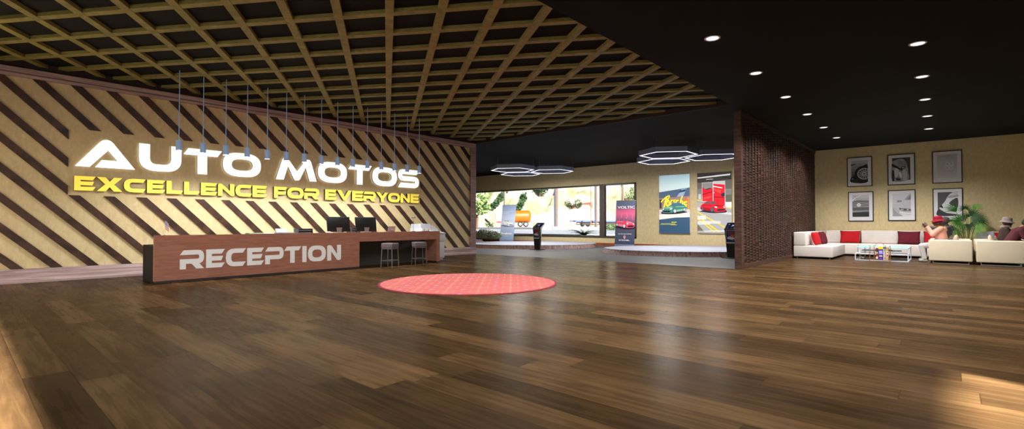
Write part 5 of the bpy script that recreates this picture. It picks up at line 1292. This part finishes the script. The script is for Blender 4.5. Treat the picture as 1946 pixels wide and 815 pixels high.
def tree(u, v, s_, r, label, pal=FG, trunk=True, n=420, cat='tree', name='tree', zr=1.0, vb=None, ground=None, grp=None):
    c = at(u, v, s_)
    if ground is None: h0 = on_hill(u, v); r *= (h0.dot(CF)) / s_; c = h0 + Vector((0, 0, r * zr * .6))
    g = ground if ground is not None else h0.z - r
    t = thing(name, label, cat, (c.x, c.y, min(g, c.z)), 0, grp); o = Vector((c.x, c.y, min(g, c.z)))
    mb = MB(); foliage(mb, c - o, (r, r, r * zr), n, r * .14, int(u)); foliage(mb, c - o + Vector((r * .4, 0, -r * .3)), (r * .6, r * .6, r * .5), n // 3, r * .14, int(u) + 1); mb.build('crown', pal, t, fix=False)
    if trunk: MB().tube([(0, 0, -.1), (r * .05, 0, (c.z - o.z) * .5), (0, 0, c.z - o.z)], [r * .09, r * .07, r * .03], 7).build('trunk', BARK, t)
    return t
tree(906, 384, 60, 1.85, 'light green tree by the garage at the left of the window view', FL, ground=GZ)
for u, v, s_, r, lab in ((1008, 356, 150, 3.9, 'dark tree at the top of the hill, left of the post'), (1024, 363, 150, 3.4, 'dark tree on the hill hanging lowest of the group'), (1046, 355, 150, 3.2, 'dark tree on the hill touching the white post')):
    tree(u, v, s_, r, lab, grp='trees on the hill')
for u, v, s_, r, lab in ((1079.5, 392, 120, 1.0, 'round dark bush on the hill left of the rusty container'), (1098, 392, 118, 1.15, 'round dark bush standing before the rusty container')):
    tree(u, v, s_, r, lab, trunk=False, cat='bush', name='bush', grp='bushes on the hill', n=300)
tree(1162, 432, 48, .55, 'green bush low outside behind the dark mullion', [FG[1], FL[0]], False, 300, 'bush', 'bush', .75, ground=GZ); tree(1152, 434, 50, .45, 'smaller green bush touching the dark mullion', [FG[1], FL[0]], False, 240, 'bush', 'bush', .8, ground=GZ)
tree(1203, 372, 55, .9, 'green bush at the right end of the window view', [FG[1], FL[0]], True, 300, 'bush', 'bush', 1.2, ground=GZ)
tree(1181, 346, 30, .42, 'leafy branch hanging into the top right of the window', [FG[1], FL[0]], True, 150, 'tree', 'tree', .5, ground=GZ)
tree(930, 427, 90, .9, 'dark green bush under the tanker nose', FG, False, 200, 'bush', 'bush', .8, ground=GZ)
tree(1015, 427, 100, .7, 'pale bush beside the tanker wheels', FL, False, 160, 'bush', 'bush', .8, ground=GZ)
# flower bed plants and fern right outside the sill
for i, (u, h_) in enumerate(((906, .34), (914, .42), (922, .44), (930, .40), (938, .36), (945, .24))):
    c = at(u, 446, 25.5 - i * .25); t = thing('flowering_shrub', 'mauve flowering shrub outside the sill, %s from the left of the window' % ORD[i], 'shrub', (c.x, c.y, GZ - .05), 0, 'flowering shrubs outside the sill')
    mb = MB(); r = random.Random(i + 40)
    for k in range(70):
        a_ = r.uniform(0, 2 * PI); q = r.uniform(0, .24); p = Vector((q * math.cos(a_), q * math.sin(a_), 0)); tp = p * 1.5 + Vector((0, 0, h_ * r.uniform(.55, 1.1))); sd = Vector((math.sin(a_), -math.cos(a_), 0)) * .014
        mb.add([p - sd, p + sd, tp + sd * .3, tp - sd * .3], [(0, 1, 2, 3)], k % 2)
        if k % 4 == 0: mb.ball(tp, .016, 4, 2)
    foliage(mb, Vector((0, 0, h_ * .58)), (.22, .22, h_ * .40), 170, .055, i + 3)
    mb.build('blooms', [pm('sage leaf', (112, 124, 92), .8), pm('olive leaf', (84, 98, 66), .8), pm('mauve bloom', (150, 122, 158), .8)], t, fix=False)
c = at(1109, 446, 29.5); t = thing('fern', 'dark green fern growing just outside the middle of the window', 'fern', (c.x, c.y, GZ - .02)); mb = MB(); r = random.Random(8)
for k in range(26):
    a_ = 2 * PI * k / 26 + r.uniform(-.1, .1); L = r.uniform(.75, 1.15); el = r.uniform(.5, 1.25); prev = None
    for q in range(9):
        s_ = q / 8; p = Vector((math.cos(a_) * L * s_, math.sin(a_) * L * s_, L * math.sin(el) * s_ - L * .55 * s_ * s_)); sd = Vector((-math.sin(a_), math.cos(a_), 0)) * (.11 * (1 - s_) + .01)
        if prev is not None:
            for sg in (-1, 1): mb.add([prev, p, p + sd * sg + Vector((math.cos(a_) * .05, math.sin(a_) * .05, -.02))], [(0, 1, 2)], (k + q) % 2)
        prev = p
mb.build('leaves', [pm('fern green', (48, 72, 50), .7), pm('fern mid green', (76, 104, 66), .7)], t, fix=False)

# garage shed at far left
gx = at(926, 405, 140); gr = thing('garage', 'white garage with a red brown gable roof at the far left outside', 'building', (gx.x, gx.y, GZ), math.atan2(CR.y, CR.x))
MB().prism([(-9, 0, 0), (2.2, 0, 0), (2.2, 0, 6.4), (-4.4, 0, 9.0), (-9, 0, 8.0)], (0, 8, 0)).build('wall', pm('white render', (226, 222, 216), .85), gr)
MB().prism([(-9.5, -.5, 8.0), (-4.4, -.5, 9.1), (2.8, -.5, 6.2), (2.8, -.5, 6.7), (-4.4, -.5, 9.7), (-9.5, -.5, 8.6)], (0, 9, 0)).build('roof', pm('red brown roof', (96, 62, 66), .7), gr)
MB().box(1.5, 2.0, -.12, .0, 0, 6.2).box(-8, 2.0, -.12, 0, 4.7, 5.0).box(-8, 0, -.12, 0, 6.6, 6.9).build('door_frame', pm('rosy steel', (170, 130, 122), .7), gr)
MB().box(-8, 1.5, -.1, .0, 0, 4.7).build('door', pm('white roller door', (236, 234, 230), .7), gr)
# dark clefts running up the hill
for (pts, lab) in ((((931, 398), (945, 384), (957, 368), (966, 352)), 'dark fence of planting running up the hill above the tanker'), (((985, 397), (991, 384), (997, 371)), 'short dark strip of planting on the hill left of the trees')):
    P = [on_hill(u, v) for u, v in pts]; t = thing('planted_strip', lab, 'hedge', P[0], 0, 'dark planted strips on the hill'); mb = MB()
    for i in range(len(P) - 1):
        for k in range(14): foliage(mb, P[i].lerp(P[i + 1], k / 14) - P[0], (.9, .9, 1.0), 26, .36, i * 20 + k)
    mb.build('leaves', FG, t, fix=False)

# tanker trailer parked across the road
tk = thing('tanker_trailer', 'orange and white tanker trailer parked across the road outside', 'truck', (*(at(975, 430.5, 94)).to_2d(), GZ), math.atan2(CR.y, CR.x))
OR = pm('orange enamel', (216, 98, 14), .4); WHT = pm('white enamel', (236, 236, 232), .3)
MB().lathe([(.0, -3.4), (.75, -3.34), (1.12, -3.1), (1.18, -2.8), (1.18, -1.6)], n=24).xf(Matrix.Translation((0, 0, 1.95)) @ Matrix.Rotation(R(90), 4, 'Y')).build('tank_front', WHT, tk)
MB().lathe([(1.18, -1.6), (1.18, 2.8), (1.12, 3.1), (.75, 3.34), (.0, 3.4)], n=24).xf(Matrix.Translation((0, 0, 1.95)) @ Matrix.Rotation(R(90), 4, 'Y')).build('tank', OR, tk)
MB().box(-3.0, 3.1, -.5, .5, .62, .84).box(-.2, .1, -.9, -.8, .1, .7).box(-3.2, -2.0, -.8, -.6, .45, .7).build('chassis', pm('pale steel chassis', (160, 150, 144), .6), tk)
MB().box(-2.9, -1.7, -.95, -.85, .8, .95).build('lights', pm('red marker', (200, 40, 36), .5), tk)
for x in (1.35, 2.4):
    for y in (-.85, .85): 
        w_ = MB().lathe([(.0, -.16), (.44, -.16), (.50, -.10), (.50, .10), (.44, .16), (.0, .16)], n=20).xf(Matrix.Translation((x, y, .5)) @ Matrix.Rotation(R(90), 4, 'X')).build('wheel', pm('tyre', (38, 38, 42), .8), tk)
        MB().lathe([(.0, -.19), (.26, -.18), (.28, -.15)], n=16).xf(Matrix.Translation((x, y, .5)) @ Matrix.Rotation(R(90) if y < 0 else R(-90), 4, 'X').inverted()).build('hub', WHT, w_)
MB().box(-.9, .1, -.9, .9, .12, .62).build('landing_box', pm('dark equipment box', (60, 62, 74), .7), tk)
# flatbed trailer
fb = thing('flatbed_trailer', 'long flatbed trailer with a blue grey deck behind the dark mullion', 'trailer', (*(at(1130, 429, 100)).to_2d(), GZ), math.atan2(CR.y, CR.x))
MB().box(-4.9, 5.2, -1.2, 1.2, .95, 1.25).build('deck', pm('blue grey deck', (92, 116, 156), .6), fb); MB().box(-3.8, 5.2, -1.0, -.7, .35, .95).build('frame', pm('dark trailer frame', (64, 58, 58), .8), fb)
MB().box(-3.7, -3.2, -1.05, -.98, .55, .75).box(-1.0, .6, -1.05, -1.0, .5, .75).build('reflectors', pm('pale red reflectors', (226, 160, 150), .6), fb)
for x in (-2.6, -1.5, 3.6): MB().lathe([(.0, -.15), (.42, -.15), (.42, .15), (.0, .15)], n=18).xf(Matrix.Translation((x, -.8, .42)) @ Matrix.Rotation(R(90), 4, 'X')).build('wheel', pm('tyre', (38, 38, 42), .8), fb)
# rusty containers on the slope
for u, v, w_, h_, rz, lab in ((1112, 387, 1.9, .8, .12, 'rusty corrugated container on the slope beside the dark bushes'), (1091, 391, .5, .8, .1, 'small rusty dark panel between the two bushes'), (1196, 376, 1.1, .6, 0, 'small rusty shed above the right end of the window')):
    c = on_hill(u, v + 4); t = thing('rusty_container', lab, 'container', (c.x, c.y, c.z), math.atan2(CR.y, CR.x), 'rusty containers')
    mb = MB(); n = 14; RU = pm('rusty steel', (132, 84, 68), .85, var=.3, scale=2)
    for i in range(n): x = -w_ + 2 * w_ * i / n; mb.prism([(x, (i % 2) * .08, -h_ + rz * x), (x + 2 * w_ / n, (i % 2) * .08, -h_ + rz * x), (x + 2 * w_ / n, (i % 2) * .08, h_ + rz * x), (x, (i % 2) * .08, h_ + rz * x)], (0, 2.2, 0))
    mb.build('shell', RU, t)
# posts outside
POST = pm('weathered pinkish post', (120, 94, 86), .8)
def post(u, vb, th, top, s_, label, m, base=False):
    c = at(u, vb, s_); t = thing('post', label, 'post', (c.x, c.y, GZ), math.atan2(CR.y, CR.x), 'posts outside the window')
    MB().box(-th / 2, th / 2, -th / 2, th / 2, 0, top).build('shaft', m, t)
    if th > .2: MB().box(-th * .48, -th * .1, -th * .55, -th / 2, 0, top).build('dark_face', pm('dark blue grey paint', (58, 70, 86), .7), t)
    if base: MB().box(-.42, .42, -.42, .42, 0, .3).build('footing', pm('white concrete', (214, 212, 208), .8), t)
post(1056.5, 437, .40, 9, 56, 'square post on a white footing, thickest left of the dark mullion', POST, True)
post(1064.5, 430, .14, 9, 80, 'thin pale pole just right of the square post', pm('pale pole', (206, 178, 160), .8))
post(1123, 421, .16, 12, 96, 'thin brown pole rising behind the flatbed trailer', pm('brown pole', (140, 106, 92), .8))
post(1132.5, 428, .42, 14, 92, 'thick post standing left of the dark mullion', POST)
post(1184, 420, .24, 12, 90, 'pole seen behind the dark banner', pm('brown pole', (140, 106, 92), .8))
post(959.5, 421, .55, 8.2, 110, 'wooden stump pole behind the pale banner', pm('wooden pole', (164, 128, 110), .8))

# ------------------------------------------------------------------ light
W = bpy.data.worlds.new('World'); S.world = W; W.use_nodes = True
wn = W.node_tree.nodes; wl_ = W.node_tree.links; bg = wn['Background']
sky = wn.new('ShaderNodeTexSky'); sky.sky_type = 'NISHITA'; sky.sun_disc = False; sky.sun_elevation = R(29.9); sky.sun_rotation = R(113); sky.air_density = 1.0; sky.dust_density = 1.5; sky.ozone_density = 1.0
wl_.new(sky.outputs[0], bg.inputs['Color']); bg.inputs['Strength'].default_value = SKY
def light(name, kind, loc, energy, col=(1, 1, 1), rot=None, **kw):
    d = bpy.data.lights.new(name, kind); d.energy = energy; d.color = col
    for k, v in kw.items(): setattr(d, k, v)
    o = bpy.data.objects.new(name, d); COL.objects.link(o); o.location = loc
    if rot is not None: o.rotation_euler = rot
    return o
sun = light('sun', 'SUN', (10, -10, 20), SUN, (1, .965, .91), angle=R(1.6))
sun.rotation_euler = Vector((-1.6, .69, -1)).to_track_quat('-Z', 'Y').to_euler()
# added area fill lights standing in for daylight at the two assumed fronts
light('fill_light_front', 'AREA', (-4.3, FY + .05, 1.55), FILL1, (1, .97, .93), Vector((0, 1, -.05)).to_track_quat('-Z', 'Z').to_euler(), shape='RECTANGLE', size=17.5, size_y=2.8)
light('fill_light_side', 'AREA', (FX - .05, .7, 1.55), FILL2, (1, .97, .93), Vector((-1, 0, -.05)).to_track_quat('-Z', 'Z').to_euler(), shape='RECTANGLE', size=4.8, size_y=2.8)
#light('fill_light_window', 'AREA', (-18, WY - .10, 1.8), FILL3, (.93, .96, 1), Vector((0, -1, -.25)).to_track_quat('-Z', 'Z').to_euler(), shape='RECTANGLE', size=12, size_y=2.6)
light('hall_fill_light', 'AREA', (-7.2, 5.0, 4.20), HALL, (1, .99, .97), (0, 0, 0), shape='RECTANGLE', size=2.5, size_y=9)  # added fill light under the lattice; the hall has no such lamp
for i in range(15):
    light('pendant_light', 'SPOT', (-11.83, 3.066 + i * .4393, 2.640), PEND, (1, .98, .94), (0, 0, 0), spot_size=R(160), spot_blend=.5, shadow_soft_size=.05)
for i in range(-2, 6): light('downlight_lamp', 'SPOT', (-2.68 - .015 * i, 7.67 + 2.335 * i, CL - .03), DOWN * (1 if i >= 0 else .6), (1, .975, .94), (0, 0, 0), spot_size=R(140), spot_blend=.6, shadow_soft_size=.06)  # negative steps: assumed lamps out of view, added to light the near floor
for i in range(-3, 5): light('downlight_lamp', 'SPOT', (-.335 - .02 * i, 10.04 + 2.325 * i, CL - .03), DOWN * (1 if i >= 0 else .6), (1, .975, .94), (0, 0, 0), spot_size=R(140), spot_blend=.6, shadow_soft_size=.06)  # this row too starts with added lamps that have no visible fixture
for x, y in ((-15.33, 17.39), (-16.31, 19.12), (-14.33, 19.14), (-7.65, 17.29), (-8.62, 19.03), (-6.66, 19.03)): light('hexagon_lamp', 'AREA', (x, y, 3.60), HEX, (1, .97, .94), (0, 0, 0), shape='DISK', size=1.0)

# ------------------------------------------------------------------ camera
cd = bpy.data.cameras.new('camera'); cam = bpy.data.objects.new('camera', cd); COL.objects.link(cam)
cam.location = (0, 0, 1.15); cam.rotation_euler = (PI / 2 + math.atan2(16.5, 940), 0, math.atan2(830, 940))
cd.sensor_width = 36; cd.lens = 940 * 36 / 1946; cd.clip_end = 1500; cd.clip_start = .05
S.camera = cam
S.view_settings.view_transform = 'Standard'; S.view_settings.look = 'None'; S.view_settings.gamma = 1; S.view_settings.use_curve_mapping = False
S.view_settings.exposure = 0.0
S.cycles.use_denoising = True; S.cycles.max_bounces = 8; S.cycles.diffuse_bounces = 5; S.cycles.glossy_bounces = 4; S.cycles.transparent_max_bounces = 8
S.cycles.sample_clamp_indirect = 6.0; S.cycles.caustics_reflective = False; S.cycles.caustics_refractive = False
